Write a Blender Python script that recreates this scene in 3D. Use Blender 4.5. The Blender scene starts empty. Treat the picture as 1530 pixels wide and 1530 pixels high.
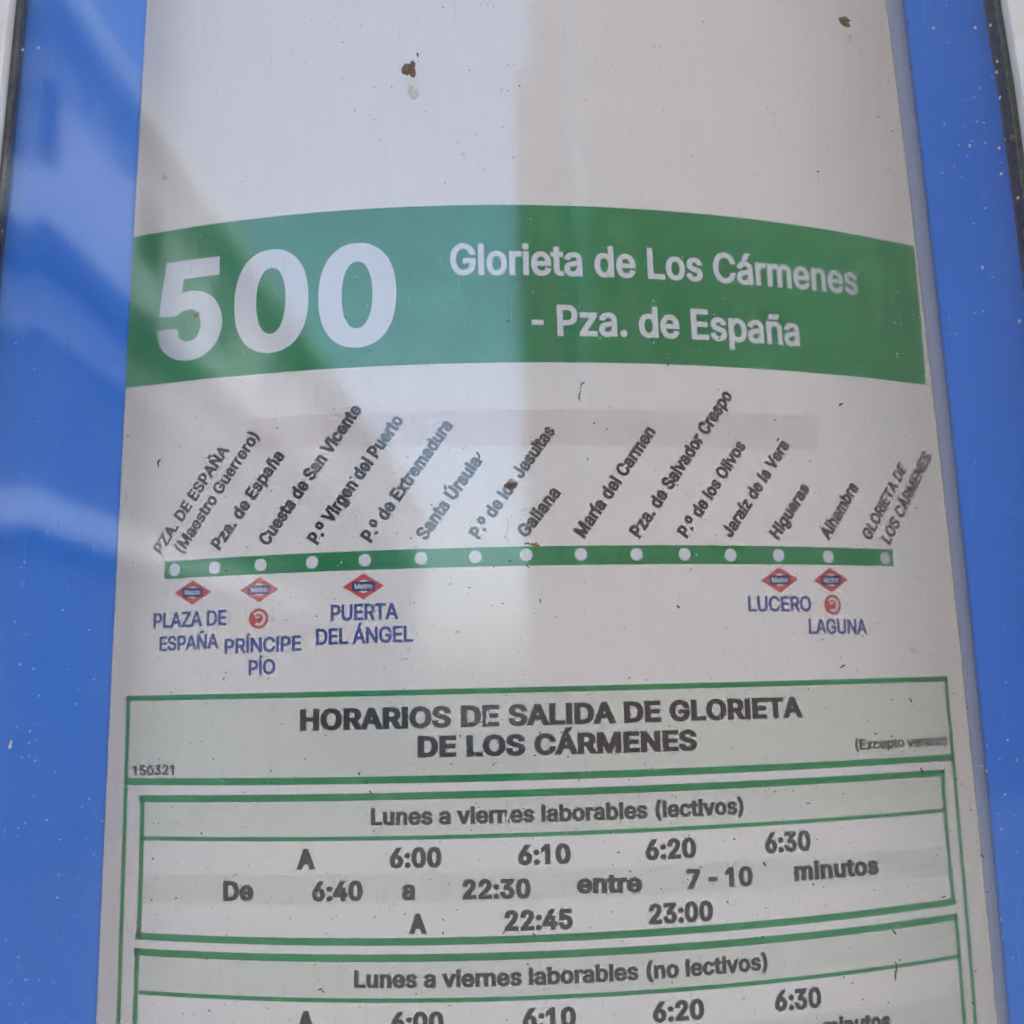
import bpy, bmesh, math, random
import numpy as np
from mathutils import Vector, Matrix
from mathutils.geometry import delaunay_2d_cdt
random.seed(7)
S = bpy.context.scene
C = S.collection

# ------------------------------------------------------------------ camera
PITCH, ROLL, YAW, FPX, DIST, ZC = .1614345, -.0228515, -.0245286, 1655.56, .25, 1.5
def cam_axes():
    cp, sp, cy, sy, cr, sr = math.cos(PITCH), math.sin(PITCH), math.cos(YAW), math.sin(YAW), math.cos(ROLL), math.sin(ROLL)
    r = Vector((1, 0, 0)); u = Vector((0, -sp, cp)); f = Vector((0, cp, sp))
    r, u = cr*r + sr*u, -sr*r + cr*u
    Y = Matrix(((cy, sy, 0), (-sy, cy, 0), (0, 0, 1)))
    return Y @ r, Y @ u, Y @ f
AR, AU, AF = cam_axes()
cd = bpy.data.cameras.new('camera'); cam = bpy.data.objects.new('camera', cd); C.objects.link(cam)
cam.matrix_world = Matrix(((AR.x, AU.x, -AF.x, 0), (AR.y, AU.y, -AF.y, -DIST), (AR.z, AU.z, -AF.z, ZC), (0, 0, 0, 1)))
cd.sensor_width = 36; cd.lens = 36*FPX/1530; cd.clip_start = .01; cd.clip_end = 2000
cd.dof.use_dof = True; cd.dof.focus_distance = .249; cd.dof.aperture_fstop = 14
S.camera = cam

# ------------------------------------------------------------------ world, sun, exposure
SUN_EL, SUN_AZ = math.radians(48), math.radians(30)       # the sun stands behind the sign, so its face is in shade
w = bpy.data.worlds.new('World'); S.world = w; w.use_nodes = True
nt = w.node_tree
sky = nt.nodes.new('ShaderNodeTexSky'); sky.sky_type = 'NISHITA'; sky.sun_disc = False
sky.sun_elevation = SUN_EL; sky.sun_rotation = SUN_AZ; sky.air_density = 1.0; sky.dust_density = 4.2; sky.ozone_density = 1.0
bg = nt.nodes['Background']; bg.inputs[1].default_value = .12
nt.links.new(sky.outputs[0], bg.inputs[0])
sd = bpy.data.lights.new('sun', 'SUN'); sd.energy = 2.0; sd.angle = math.radians(1); sd.color = (1, .95, .88)
so = bpy.data.objects.new('sun', sd); C.objects.link(so)
so.rotation_euler = Vector((math.sin(SUN_AZ)*math.cos(SUN_EL), math.cos(SUN_AZ)*math.cos(SUN_EL), math.sin(SUN_EL))).to_track_quat('Z', 'Y').to_euler()
S.view_settings.view_transform = 'Standard'; S.view_settings.look = 'None'
S.view_settings.exposure = 2.98; S.view_settings.gamma = 1
S.cycles.max_bounces = 12; S.cycles.transparent_max_bounces = 16

# ------------------------------------------------------------------ pixel <-> place
K2, K4, X0, YP = 1.98324, .313, -.0241444, .0032          # the sheet bulges towards the glass
def pd(px, py): return (px-765)/FPX*AR + (765-py)/FPX*AU + AF
def at(px, py, y=0.0):
    """the point that shows at a pixel of the photograph, on a plane parallel to the glass"""
    d = pd(px, py); return Vector((0, -DIST, ZC)) + d*((DIST+y)/d.y)
def ysheet(x): s = x-X0; return YP + K2*s*s + K4*s**4
XS = np.linspace(-.2, .2, 4001)
_sl = 2*K2*(XS-X0) + 4*K4*(XS-X0)**3
US = np.concatenate([[0], np.cumsum(np.sqrt(1+((_sl[1:]+_sl[:-1])/2)**2)*np.diff(XS))]); US -= np.interp(0, XS, US)
def uv(px, py):
    """sheet coordinates (arc length, height) of a pixel"""
    d = pd(px, py); t = DIST/d.y
    for _ in range(40): t = (DIST+ysheet(d.x*t))/d.y
    return float(np.interp(d.x*t, XS, US)), d.z*t
def on_sheet(u, v, lift):
    x = float(np.interp(u, US, XS)); s = x-X0; m = 2*K2*s+4*K4*s**3; n = math.hypot(m, 1)
    return (x+m/n*lift, ysheet(x)-lift/n, ZC+v)
def mirror(px, py, L):
    """the point behind the camera, L metres from the glass, whose reflection shows at a pixel"""
    d = pd(px, py); return Vector((d.x/d.y*(L+DIST), -L, ZC + d.z/d.y*(L+DIST)))

# ------------------------------------------------------------------ helpers
def link(name, me, parent=None, mat=None, label=None):
    o = bpy.data.objects.new(name, me); C.objects.link(o)
    if parent: o.parent = parent
    if mat and me and not me.materials: me.materials.append(mat)
    if label: o['label'] = label
    return o
def thing(name, label, cat, group=None):
    o = bpy.data.objects.new(name, None); C.objects.link(o); o['label'] = label; o['category'] = cat
    if group: o['group'] = group
    return o
def mesh(name, V, F):
    me = bpy.data.meshes.new(name); me.from_pydata([tuple(v) for v in V], [], F); me.update(); return me
def box(x0, x1, y0, y1, z0, z1, bevel=0):
    bm = bmesh.new(); bmesh.ops.create_cube(bm, size=1)
    for v in bm.verts: v.co = ((x0+x1)/2+v.co.x*(x1-x0), (y0+y1)/2+v.co.y*(y1-y0), (z0+z1)/2+v.co.z*(z1-z0))
    if bevel: bmesh.ops.bevel(bm, geom=bm.edges[:], offset=bevel, segments=3, affect='EDGES', profile=.5)
    me = bpy.data.meshes.new('box'); bm.to_mesh(me); bm.free(); return me
def slab(poly, y0, y1, bevel=0):
    """a polygon in (x, z) with real thickness from y0 to y1"""
    bm = bmesh.new(); a = [bm.verts.new((x, y0, z)) for x, z in poly]; b = [bm.verts.new((x, y1, z)) for x, z in poly]; n = len(poly)
    bm.faces.new(a); bm.faces.new(b[::-1])
    for i in range(n): bm.faces.new((a[i], b[i], b[(i+1)%n], a[(i+1)%n]))
    bmesh.ops.recalc_face_normals(bm, faces=bm.faces[:])
    if bevel: bmesh.ops.bevel(bm, geom=bm.edges[:], offset=bevel, segments=3, affect='EDGES', profile=.5)
    me = bpy.data.meshes.new('slab'); bm.to_mesh(me); bm.free(); return me
def smooth(me):
    for p in me.polygons: p.use_smooth = True
    return me

class NT:
    """small node builder"""
    def __init__(s, name):
        s.m = bpy.data.materials.new(name); s.m.use_nodes = True; s.t = s.m.node_tree
        s.b = s.t.nodes['Principled BSDF']; s.out = s.t.nodes['Material Output']
        s.co = s.n('TexCoord').outputs['Object']
    def n(s, kind, **k):
        x = s.t.nodes.new('ShaderNode'+kind)
        for a, v in k.items(): setattr(x, a, v)
        return x
    def l(s, a, b): s.t.links.new(a, b)
    def noise(s, scale, detail=4, rough=.6, stretch=(1, 1, 1)):
        mp = s.n('Mapping'); mp.inputs['Scale'].default_value = stretch; s.l(s.co, mp.inputs[0])
        x = s.n('TexNoise'); x.inputs['Scale'].default_value = scale; x.inputs['Detail'].default_value = detail; x.inputs['Roughness'].default_value = rough
        s.l(mp.outputs[0], x.inputs['Vector']); return x.outputs['Fac']
    def ramp(s, fac, a, b, va=0.0, vb=1.0):
        x = s.n('MapRange'); x.inputs[1].default_value = a; x.inputs[2].default_value = b; x.inputs[3].default_value = va; x.inputs[4].default_value = vb
        s.l(fac, x.inputs[0]); return x.outputs[0]
    def mix(s, fac, a, b):
        x = s.n('MixRGB')
        for i, v in ((0, fac), (1, a), (2, b)):
            if isinstance(v, (int, float)): x.inputs[i].default_value = v
            elif isinstance(v, tuple): x.inputs[i].default_value = (*v, 1)
            else: s.l(v, x.inputs[i])
        return x.outputs[0]
    def math(s, op, a, b=0.0):
        x = s.n('Math', operation=op)
        for i, v in ((0, a), (1, b)):
            if isinstance(v, (int, float)): x.inputs[i].default_value = v
            else: s.l(v, x.inputs[i])
        return x.outputs[0]
    def bump(s, h, strength, dist):
        x = s.n('Bump'); x.inputs['Strength'].default_value = strength; x.inputs['Distance'].default_value = dist
        s.l(h, x.inputs['Height']); s.l(x.outputs[0], s.b.inputs['Normal'])
def ink(name, col, wear=.18, rough=.55, mott=.12):
    """printed ink: mottled, with tiny worn points where the paper shows"""
    t = NT(name); n1 = t.noise(160, 5, .65); n2 = t.noise(2600, 2, .6); n3 = t.noise(35, 2)
    c = t.mix(t.ramp(n1, .35, .7), col, tuple(v*(1+mott)+mott*.05 for v in col))
    c = t.mix(t.ramp(n3, .35, .65, 0, .5), c, tuple(v*(1-mott) for v in col))
    c = t.mix(t.ramp(n2, .63, .72, 0, wear), c, (.5, .5, .46))
    t.l(c, t.b.inputs['Base Color']); t.b.inputs['Roughness'].default_value = rough; t.b.inputs['Specular IOR Level'].default_value = .15; return t.m
# letter outlines (cap height 720)
import json
G = json.loads("""{"(":[387,[[126,292,128,346,133,401,142,458,161,543,186,624,206,675,227,721,250,763,334,763,300,686,270,606,246,524,229,444,218,366,214,292,217,228,227,162,243,94,266,23,296,-53,334,-136,250,-136,213,-66,182,5,158,77,140,150,130,221]]],
")":[387,[[53,-136,91,-52,122,25,144,97,160,165,169,229,173,292,169,366,158,444,140,524,117,606,87,686,53,763,137,763,160,721,181,675,201,624,226,543,245,458,253,401,259,346,260,292,257,220,246,148,229,75,204,4,174,-67,137,-136]]],
"-":[400,[[337,352,337,272,81,272,81,352]]],
".":[266,[[135,-6,118,-4,103,2,89,13,79,26,72,41,70,58,72,75,79,90,89,104,103,114,118,121,135,123,152,121,167,114,181,104,191,90,197,75,200,58,197,41,191,26,181,13,167,2,152,-4]]],
"0":[641,[[321,-10,282,-7,247,1,214,15,184,34,157,58,134,88,114,122,97,160,84,204,75,252,70,303,68,360,70,416,75,468,85,515,98,559,115,598,135,632,158,661,185,686,214,705,247,719,282,727,321,730,359,727,395,719,427,705,457,686,484,661,507,632,527,598,544,559,557,515,566,468,572,416,574,360,572,303,566,252,557,204,544,160,527,122,507,88,484,58,458,34,428,15,395,1,359,-7],[321,70,346,72,370,79,391,89,411,104,434,131,452,164,467,203,478,250,484,302,487,360,484,418,478,470,467,517,452,556,434,589,411,616,391,631,370,642,346,648,321,650,295,648,272,642,250,631,231,616,208,589,189,556,174,517,163,470,157,418,155,360,157,302,163,250,174,203,189,164,208,131,231,104,250,89,272,79,295,72]]],
"1":[600,[[345,720,345,0,256,0,256,600,251,600,95,500,95,590,251,720]]],
"2":[641,[[90,0,90,67,331,324,369,364,399,400,423,432,440,462,450,493,453,526,451,550,445,573,435,592,422,610,406,624,387,635,365,644,342,649,317,650,290,649,266,643,244,633,225,620,209,604,196,585,187,563,182,539,180,512,93,512,96,554,106,592,122,626,144,656,171,682,202,702,238,718,277,727,318,730,360,727,398,718,433,703,464,683,490,659,511,630,527,598,536,564,539,527,536,488,525,450,506,410,475,366,433,315,378,254,216,86,216,80,551,80,551,0]]],
"3":[641,[[308,-10,266,-7,226,1,188,14,154,32,124,54,99,81,84,104,73,130,66,157,62,187,155,187,159,163,167,142,179,123,194,107,213,94,234,84,270,74,309,71,338,72,365,77,389,86,411,98,430,113,445,131,457,153,464,177,466,205,464,231,458,255,447,278,432,298,413,316,389,331,359,342,325,348,285,350,222,350,222,423,407,634,407,640,99,640,99,720,527,720,527,652,299,394,299,409,338,411,373,408,406,402,436,390,463,376,487,358,508,338,525,315,539,290,548,263,554,235,556,205,554,174,548,146,538,119,524,93,500,63,471,38,437,18,398,2,355,-7]]],
"4":[641,[[56,149,56,224,349,720,440,720,154,235,154,230,585,230,585,149],[399,0,399,172,399,207,399,449,485,449,485,0]]],
"5":[641,[[313,-10,272,-7,233,2,198,16,167,35,140,58,117,85,100,116,89,149,85,185,173,185,177,163,184,144,195,126,209,110,226,96,245,85,266,77,289,72,313,71,341,73,367,80,391,91,412,106,430,125,445,148,455,173,462,200,464,230,462,259,455,287,444,313,429,336,410,355,389,371,364,383,337,390,308,392,272,389,237,380,206,366,181,348,95,358,136,720,518,720,518,640,213,640,189,427,193,427,219,445,251,460,287,469,325,472,357,470,387,464,416,454,442,441,467,424,488,404,507,381,523,355,536,327,546,297,551,265,553,231,551,197,545,165,536,135,522,107,499,73,470,45,437,21,409,8,379,-2,347,-8]]],
"6":[641,[[320,-10,288,-8,257,-2,228,7,201,21,169,44,142,72,120,105,103,143,93,184,90,229,92,264,100,301,113,338,132,380,159,428,194,482,357,720,456,720,214,370,206,370,218,389,234,407,254,423,277,434,303,442,332,445,374,441,413,432,447,417,477,396,502,370,523,339,538,304,547,265,550,222,547,179,537,139,520,103,498,70,471,43,439,20,403,4,363,-6],[320,69,347,71,372,78,394,89,414,104,431,122,445,144,455,168,461,194,463,222,461,251,455,278,445,302,431,323,414,341,394,356,372,367,347,373,320,375,293,373,269,367,246,356,226,342,209,324,195,303,185,279,179,253,177,224,179,195,185,168,195,144,209,122,226,104,246,89,269,78,293,71]]],
"7":[641,[[137,0,458,634,458,640,88,640,88,720,553,720,553,635,233,0]]],
"8":[641,[[320,-10,274,-7,231,2,192,16,157,36,128,59,105,87,91,111,81,136,75,163,73,191,76,221,82,249,92,276,106,301,123,322,143,341,166,356,190,368,216,375,216,378,191,386,168,399,148,415,131,436,117,459,107,484,102,510,100,538,103,574,112,606,128,637,149,663,176,686,206,705,241,719,279,727,320,730,361,727,399,719,433,705,464,686,490,663,511,637,527,606,537,574,540,538,538,510,532,484,522,459,509,436,492,415,472,399,450,386,425,378,425,375,451,368,475,356,497,341,517,322,534,301,548,276,559,249,565,221,567,191,565,163,559,136,549,111,536,87,512,59,483,36,448,16,410,2,367,-7],[320,70,351,71,378,77,403,85,424,97,443,112,457,130,468,150,474,172,476,196,474,222,467,245,456,267,441,286,422,302,400,315,376,325,349,331,320,333,291,331,264,325,239,315,217,302,199,286,184,267,172,245,166,222,163,196,165,172,172,150,182,130,197,112,215,97,237,85,262,77,290,71],[320,410,345,411,367,417,388,425,406,437,422,451,435,468,444,487,450,508,452,532,450,555,445,576,435,595,423,611,408,625,389,636,368,644,345,649,320,651,295,649,272,644,251,636,233,625,217,611,205,595,195,576,190,555,188,532,190,508,195,487,205,468,217,451,233,437,252,425,273,417,296,411]]],
"9":[641,[[320,730,353,728,383,722,412,713,439,699,471,676,498,648,521,615,537,577,547,536,550,491,548,456,540,419,527,382,508,340,481,292,446,238,284,0,185,0,427,350,435,350,423,331,407,313,387,297,363,286,337,278,308,275,267,278,229,288,194,303,164,324,138,350,117,381,102,416,93,455,90,498,93,541,103,581,120,618,142,650,170,677,202,700,238,716,277,726],[320,651,293,649,269,642,246,631,226,616,209,598,196,576,185,552,179,526,177,498,179,469,185,442,196,418,209,397,226,379,246,364,269,353,293,347,320,345,347,347,372,353,394,364,414,378,431,396,445,417,455,441,461,468,463,496,461,525,455,552,445,576,431,598,414,616,395,631,372,642,347,649]]],
":":[266,[[135,-6,118,-4,103,2,89,13,79,26,72,41,70,58,72,75,79,90,89,104,103,114,118,121,135,123,152,121,167,114,181,104,191,90,197,75,200,58,197,41,191,26,181,13,167,2,152,-4],[135,383,118,385,103,392,89,402,79,415,72,431,70,447,72,465,79,480,89,493,103,504,118,510,135,512,152,510,167,504,181,493,191,480,197,465,200,447,197,431,191,415,181,402,167,392,152,385]]],
"A":[679,[[23,0,285,720,391,720,655,0,559,0,406,428,374,527,329,677,347,677,301,525,270,428,120,0],[156,201,156,281,523,281,523,201]]],
"B":[646,[[85,0,85,720,341,720,388,717,430,709,465,694,495,675,520,652,539,626,553,596,561,563,563,529,562,500,556,475,547,453,535,434,521,418,504,405,476,389,446,377,446,371,469,367,491,360,514,347,535,331,554,311,569,288,582,260,589,228,591,193,589,158,580,125,566,94,546,67,520,44,488,25,448,11,402,3,349,0],[176,81,346,81,386,83,419,89,446,99,467,113,483,130,494,149,501,170,503,193,501,217,495,239,485,260,471,279,453,295,432,309,408,319,381,325,351,327,176,327],[176,404,337,404,362,406,386,411,408,419,427,431,444,445,457,462,467,481,473,503,475,527,473,550,467,571,457,590,442,607,424,621,400,631,372,637,340,639,176,639]]],
"C":[722,[[378,-10,333,-7,290,2,250,16,213,35,178,60,148,90,121,124,99,163,80,206,67,254,60,305,57,360,60,415,67,466,80,513,99,556,121,596,148,630,178,660,213,684,250,704,290,718,333,727,378,730,414,728,448,723,482,714,513,701,542,686,569,667,593,645,615,620,634,592,649,562,661,529,669,493,578,493,567,528,551,558,530,584,506,606,477,623,446,635,413,643,378,645,346,643,316,637,287,626,260,612,235,593,213,571,193,545,177,515,164,481,154,444,148,404,146,360,148,316,154,275,164,238,177,205,194,175,213,149,235,126,260,108,287,94,316,83,346,77,378,75,413,77,446,85,477,97,506,114,530,136,551,162,567,192,578,227,669,227,661,192,650,159,634,128,616,101,594,76,569,54,542,35,513,19,482,7,449,-2,414,-8]]],
"D":[711,[[310,0,136,0,136,81,304,81,346,83,384,89,419,100,450,114,477,133,500,155,520,181,536,211,552,256,562,306,565,361,562,416,552,466,537,510,521,540,501,565,479,587,452,606,423,621,389,631,353,637,313,639,132,639,132,720,319,720,370,717,417,709,460,696,499,677,534,653,565,625,591,591,613,554,631,511,643,465,651,415,653,361,651,307,643,257,631,210,613,168,591,130,564,96,532,68,496,43,456,24,411,11,363,3],[176,720,176,0,85,0,85,720]]],
"E":[592,[[85,0,85,720,527,720,527,639,176,639,176,404,503,404,503,324,176,324,176,81,531,81,531,0]]],
"F":[580,[[85,0,85,720,522,720,522,639,176,639,176,394,490,394,490,313,176,313,176,0]]],
"G":[736,[[380,-10,334,-7,290,2,249,16,211,36,177,60,147,90,120,124,98,164,80,207,67,254,60,305,57,360,60,415,67,466,80,513,98,556,120,596,146,630,177,660,211,684,248,704,288,718,330,727,375,730,412,728,448,722,482,713,514,700,543,684,571,664,595,642,617,617,636,589,651,559,663,527,671,493,577,493,565,527,548,556,528,582,504,604,477,622,446,635,412,643,375,645,344,643,314,637,286,626,259,612,235,594,213,571,193,545,177,515,164,481,154,444,148,404,146,360,148,316,154,275,164,238,177,205,194,175,213,149,236,127,261,108,288,94,317,83,348,77,380,75,419,78,455,86,488,101,517,120,541,145,561,174,575,208,584,246,587,287,615,282,400,282,400,362,677,362,677,283,674,240,667,200,655,163,638,129,617,98,593,70,565,47,533,27,498,11,461,-1,422,-7]]],
"H":[732,[[85,0,85,720,176,720,176,409,555,409,555,720,647,720,647,0,555,0,555,328,176,328,176,0]]],
"I":[252,[[80,0,80,720,172,720,172,0]]],
"J":[561,[[262,-10,225,-7,191,-1,160,11,132,26,107,46,85,71,68,99,56,131,49,166,47,206,47,245,138,245,138,206,140,175,147,148,157,124,172,105,190,90,211,79,235,73,262,71,288,73,312,79,333,90,351,105,366,124,376,148,383,175,385,206,385,720,476,720,476,206,474,166,466,131,454,99,438,71,416,46,391,26,363,11,332,-1,298,-7]]],
"L":[556,[[85,0,85,720,176,720,176,81,511,81,511,0]]],
"M":[889,[[85,0,85,720,215,720,392,265,407,225,424,173,441,119,455,69,435,69,450,117,467,172,484,224,499,265,674,720,804,720,804,0,714,0,714,412,714,463,715,522,716,585,718,647,726,647,704,579,682,513,662,455,645,412,484,0,405,0,241,412,225,454,205,511,183,577,158,647,168,647,170,589,171,526,172,465,173,412,173,0]]],
"N":[741,[[85,0,85,720,193,720,486,259,513,213,548,151,586,78,573,76,567,153,565,223,564,276,564,720,656,720,656,0,547,0,286,411,251,468,209,539,152,640,169,642,173,543,176,464,177,412,177,0]]],
"O":[755,[[378,-10,333,-7,290,2,250,16,213,35,179,60,148,90,122,124,99,163,81,206,67,254,60,305,57,360,60,415,67,466,81,513,99,556,122,596,148,630,179,660,213,684,250,704,290,718,333,727,378,730,423,727,466,718,505,704,543,684,577,660,607,630,634,596,656,556,675,513,687,466,695,415,698,360,695,305,687,254,675,206,656,163,634,124,607,90,577,60,543,35,505,16,466,2,423,-7],[378,75,409,77,439,83,468,93,495,108,519,126,542,148,561,174,578,204,591,238,601,275,607,315,609,360,607,404,601,445,591,482,578,516,561,546,542,572,519,594,495,612,468,627,439,637,409,643,378,645,346,643,316,637,288,627,261,612,236,594,214,572,194,546,177,516,164,482,154,445,148,404,146,360,148,315,154,275,164,238,177,204,194,174,214,148,236,126,261,108,288,93,316,83,346,77]]],
"P":[629,[[85,0,85,720,333,720,373,718,409,712,441,703,470,690,496,673,518,654,536,633,552,608,566,572,575,534,578,492,575,450,566,412,552,376,536,351,518,329,496,310,470,293,441,280,409,270,373,265,333,263,155,263,155,343,329,343,364,345,395,352,420,362,442,377,459,395,471,416,480,439,486,465,488,492,486,520,480,545,471,568,458,589,441,606,420,621,394,631,364,638,329,640,176,640,176,0]]],
"Q":[755,[[347,225,443,225,523,120,543,92,663,-68,567,-68,489,38,469,65],[378,-10,333,-7,290,2,250,16,213,35,179,60,148,90,122,124,99,163,81,206,67,254,60,305,57,360,60,415,67,466,81,513,99,556,122,596,148,630,179,660,213,684,250,704,290,718,333,727,378,730,423,727,466,718,505,704,543,684,577,660,607,630,634,596,656,556,675,513,687,466,695,415,698,360,695,305,687,254,675,206,656,163,634,124,607,90,577,60,543,35,505,16,466,2,423,-7],[378,75,409,77,439,83,468,93,495,108,519,126,542,148,561,174,578,204,591,238,601,275,607,315,609,360,607,404,601,445,591,482,578,516,561,546,542,572,519,594,495,612,468,627,439,637,409,643,378,645,346,643,316,637,288,627,261,612,236,594,214,572,194,546,177,516,164,482,154,445,148,404,146,360,148,315,154,275,164,238,177,204,194,174,214,148,236,126,261,108,288,93,316,83,346,77]]],
"R":[635,[[85,0,85,720,334,720,374,718,410,713,442,704,471,691,497,676,519,658,537,637,553,613,567,578,576,540,579,498,576,457,567,419,553,384,537,361,519,340,497,322,471,307,432,292,386,283,334,280,136,280,136,361,331,361,366,363,396,368,421,378,442,390,459,406,472,425,481,447,487,471,489,498,487,526,481,550,472,573,459,592,442,609,421,622,395,632,365,638,330,640,176,640,176,0],[500,0,326,324,429,324,605,0]]],
"S":[632,[[317,-13,267,-10,221,-1,180,13,145,32,115,56,90,85,72,118,60,154,54,193,148,193,152,167,161,144,175,124,192,107,212,94,236,83,275,73,317,70,348,71,378,77,405,85,429,97,449,112,466,130,479,150,486,173,489,197,487,219,481,237,470,253,448,273,419,289,385,303,346,315,260,339,218,352,181,369,149,388,122,409,101,434,86,462,76,493,73,527,75,557,82,584,92,610,106,634,130,662,160,685,195,705,234,718,276,727,321,730,367,727,409,718,447,704,481,685,510,662,534,635,552,604,563,571,567,535,477,535,472,560,462,583,447,603,428,619,404,632,378,641,350,647,318,649,289,647,262,642,237,634,215,622,197,608,182,592,171,573,165,553,163,532,165,509,173,489,185,472,210,452,240,436,271,424,301,415,374,395,406,386,441,373,475,357,508,336,527,320,544,301,558,280,569,255,576,227,578,196,576,167,570,140,561,114,547,90,530,67,509,47,485,30,458,15,416,0,369,-10]]],
"T":[635,[[45,639,45,720,590,720,590,639,363,639,363,0,273,0,273,639]]],
"U":[732,[[366,-12,325,-10,287,-3,251,7,218,22,188,40,162,61,139,86,120,113,105,143,94,175,87,209,85,245,85,720,176,720,176,252,178,219,186,188,199,160,217,135,239,114,265,96,295,83,329,76,366,73,404,76,438,83,468,96,494,114,516,135,533,160,546,188,553,219,556,252,556,720,647,720,647,245,645,209,638,175,627,143,612,113,593,86,570,61,544,40,514,22,481,7,446,-3,407,-10]]],
"V":[679,[[288,0,23,720,119,720,272,292,305,194,351,43,332,43,378,195,410,292,559,720,655,720,393,0]]],
"Z":[620,[[59,0,59,66,387,545,433,609,482,673,492,643,404,640,316,639,57,639,57,720,561,720,561,653,239,182,189,114,138,47,128,77,215,80,303,81,565,81,565,0]]],
"a":[551,[[226,-12,193,-10,162,-4,134,7,108,22,86,40,67,63,54,89,46,119,43,153,45,182,51,207,61,228,75,246,91,261,110,273,142,288,177,298,215,305,252,311,331,321,357,325,375,332,384,339,388,349,390,360,390,363,387,394,377,420,368,434,355,446,339,456,321,463,300,467,277,468,241,465,211,456,186,443,166,426,152,407,142,388,58,412,72,442,90,468,111,490,135,507,161,521,188,531,231,541,274,544,305,542,338,537,372,527,404,510,424,495,441,476,456,453,467,426,474,393,476,356,476,0,391,0,391,73,386,73,374,54,357,35,334,17,305,1,282,-6,255,-11],[241,64,272,66,299,73,323,83,343,97,360,113,373,132,382,152,388,173,390,195,390,269,382,263,367,258,327,249,283,242,248,238,218,232,190,224,166,213,146,197,137,184,132,168,130,148,132,131,136,116,144,102,161,86,184,74,211,67]]],
"b":[601,[[325,-12,294,-10,267,-4,244,5,216,23,195,44,167,83,158,83,158,0,74,0,74,720,161,720,161,452,167,452,194,489,215,510,243,527,265,537,293,542,324,544,357,542,387,536,416,525,443,510,467,492,489,469,507,444,523,414,539,370,549,321,552,267,549,213,540,164,524,120,508,90,489,64,468,42,443,23,417,8,388,-3,357,-9],[312,66,343,69,371,78,396,93,416,113,434,137,447,165,457,197,462,231,464,268,462,305,457,338,447,370,434,398,417,421,396,441,371,455,343,464,312,467,280,464,252,456,228,442,207,423,190,400,177,372,167,341,161,306,159,268,161,230,167,195,177,163,191,135,208,111,229,92,253,78,281,69]]],
"c":[560,[[293,-12,258,-9,225,-3,194,8,165,23,139,42,116,65,96,91,79,120,66,153,56,188,50,225,48,265,50,306,56,344,66,379,79,412,96,441,116,468,139,490,165,509,194,525,225,535,258,542,293,544,332,542,368,534,401,521,432,504,458,482,481,456,499,425,512,392,429,371,421,391,411,409,398,426,382,440,364,451,343,460,319,465,293,467,260,464,231,454,205,439,184,418,167,394,153,366,144,334,138,301,136,265,138,230,144,197,153,166,167,138,184,114,205,93,231,78,260,69,293,66,320,68,343,73,365,82,383,93,399,108,413,125,423,145,431,166,514,145,501,110,483,79,460,53,433,30,403,12,369,-1,332,-9]]],
"d":[601,[[276,-12,244,-9,213,-3,184,8,158,23,133,42,112,64,93,90,77,120,61,164,52,213,48,267,50,308,56,346,65,382,78,414,94,444,112,469,134,492,158,510,185,525,214,536,244,542,277,544,308,542,335,537,358,527,386,510,407,489,422,469,433,452,440,452,440,720,526,720,526,0,443,0,443,83,434,83,422,65,406,44,385,23,357,5,334,-4,307,-10],[289,66,320,69,348,78,372,92,393,111,410,135,424,163,433,195,439,230,441,268,439,306,434,341,424,372,411,400,394,423,373,442,348,456,321,464,289,467,257,464,229,455,205,441,184,421,167,398,153,370,144,338,138,305,136,268,138,231,144,197,154,165,167,137,184,113,205,93,230,78,258,69]]],
"e":[572,[[300,-12,262,-9,227,-3,195,8,165,23,139,42,116,65,96,91,79,120,65,152,56,187,50,224,48,264,50,304,56,342,65,377,78,410,95,440,114,466,137,489,163,509,191,524,222,535,255,542,290,544,319,542,348,538,376,529,403,518,428,502,452,482,473,459,491,431,505,399,516,362,523,321,525,274,525,240,106,240,106,313,478,313,438,286,436,320,431,351,421,380,408,405,392,427,372,444,348,457,321,465,290,467,259,465,232,457,207,444,186,426,168,405,154,382,144,355,138,328,136,299,136,251,138,214,145,180,156,150,172,125,191,104,214,87,240,75,269,68,301,65,331,68,359,75,383,86,404,103,421,124,432,149,517,129,506,102,492,78,474,56,453,36,428,20,400,6,369,-4,336,-10]]],
"f":[359,[[323,537,323,463,9,463,9,537],[114,0,114,611,116,640,123,665,135,688,151,707,170,722,191,734,215,743,240,748,265,750,292,749,315,746,344,737,322,663,304,668,275,671,252,669,233,662,218,651,208,636,203,616,201,592,201,0]]],
"g":[602,[[293,-213,255,-211,220,-206,189,-198,162,-186,137,-172,116,-156,91,-128,72,-98,144,-58,156,-75,172,-93,192,-111,218,-125,240,-132,264,-136,293,-138,324,-136,352,-130,377,-120,399,-106,417,-88,430,-66,438,-39,441,-8,441,97,433,97,421,79,406,59,385,39,357,22,334,14,307,8,276,7,244,9,214,14,186,24,159,38,135,55,113,76,94,100,78,128,65,159,56,193,50,230,48,271,50,311,56,348,65,383,78,415,94,444,113,470,135,492,159,510,186,525,214,536,245,542,277,544,309,542,336,537,359,528,387,510,408,489,424,469,435,451,443,451,443,537,527,537,527,-13,525,-46,519,-76,510,-103,496,-127,472,-154,444,-176,411,-192,374,-204,335,-211],[290,84,321,86,349,94,373,106,394,124,411,145,425,171,434,201,440,235,442,273,440,309,434,343,425,374,411,400,394,423,374,442,349,456,321,464,290,467,258,464,230,455,205,441,184,422,167,399,154,371,144,341,138,308,136,273,138,236,144,203,154,173,168,147,185,125,206,107,230,94,258,86]]],
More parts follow.
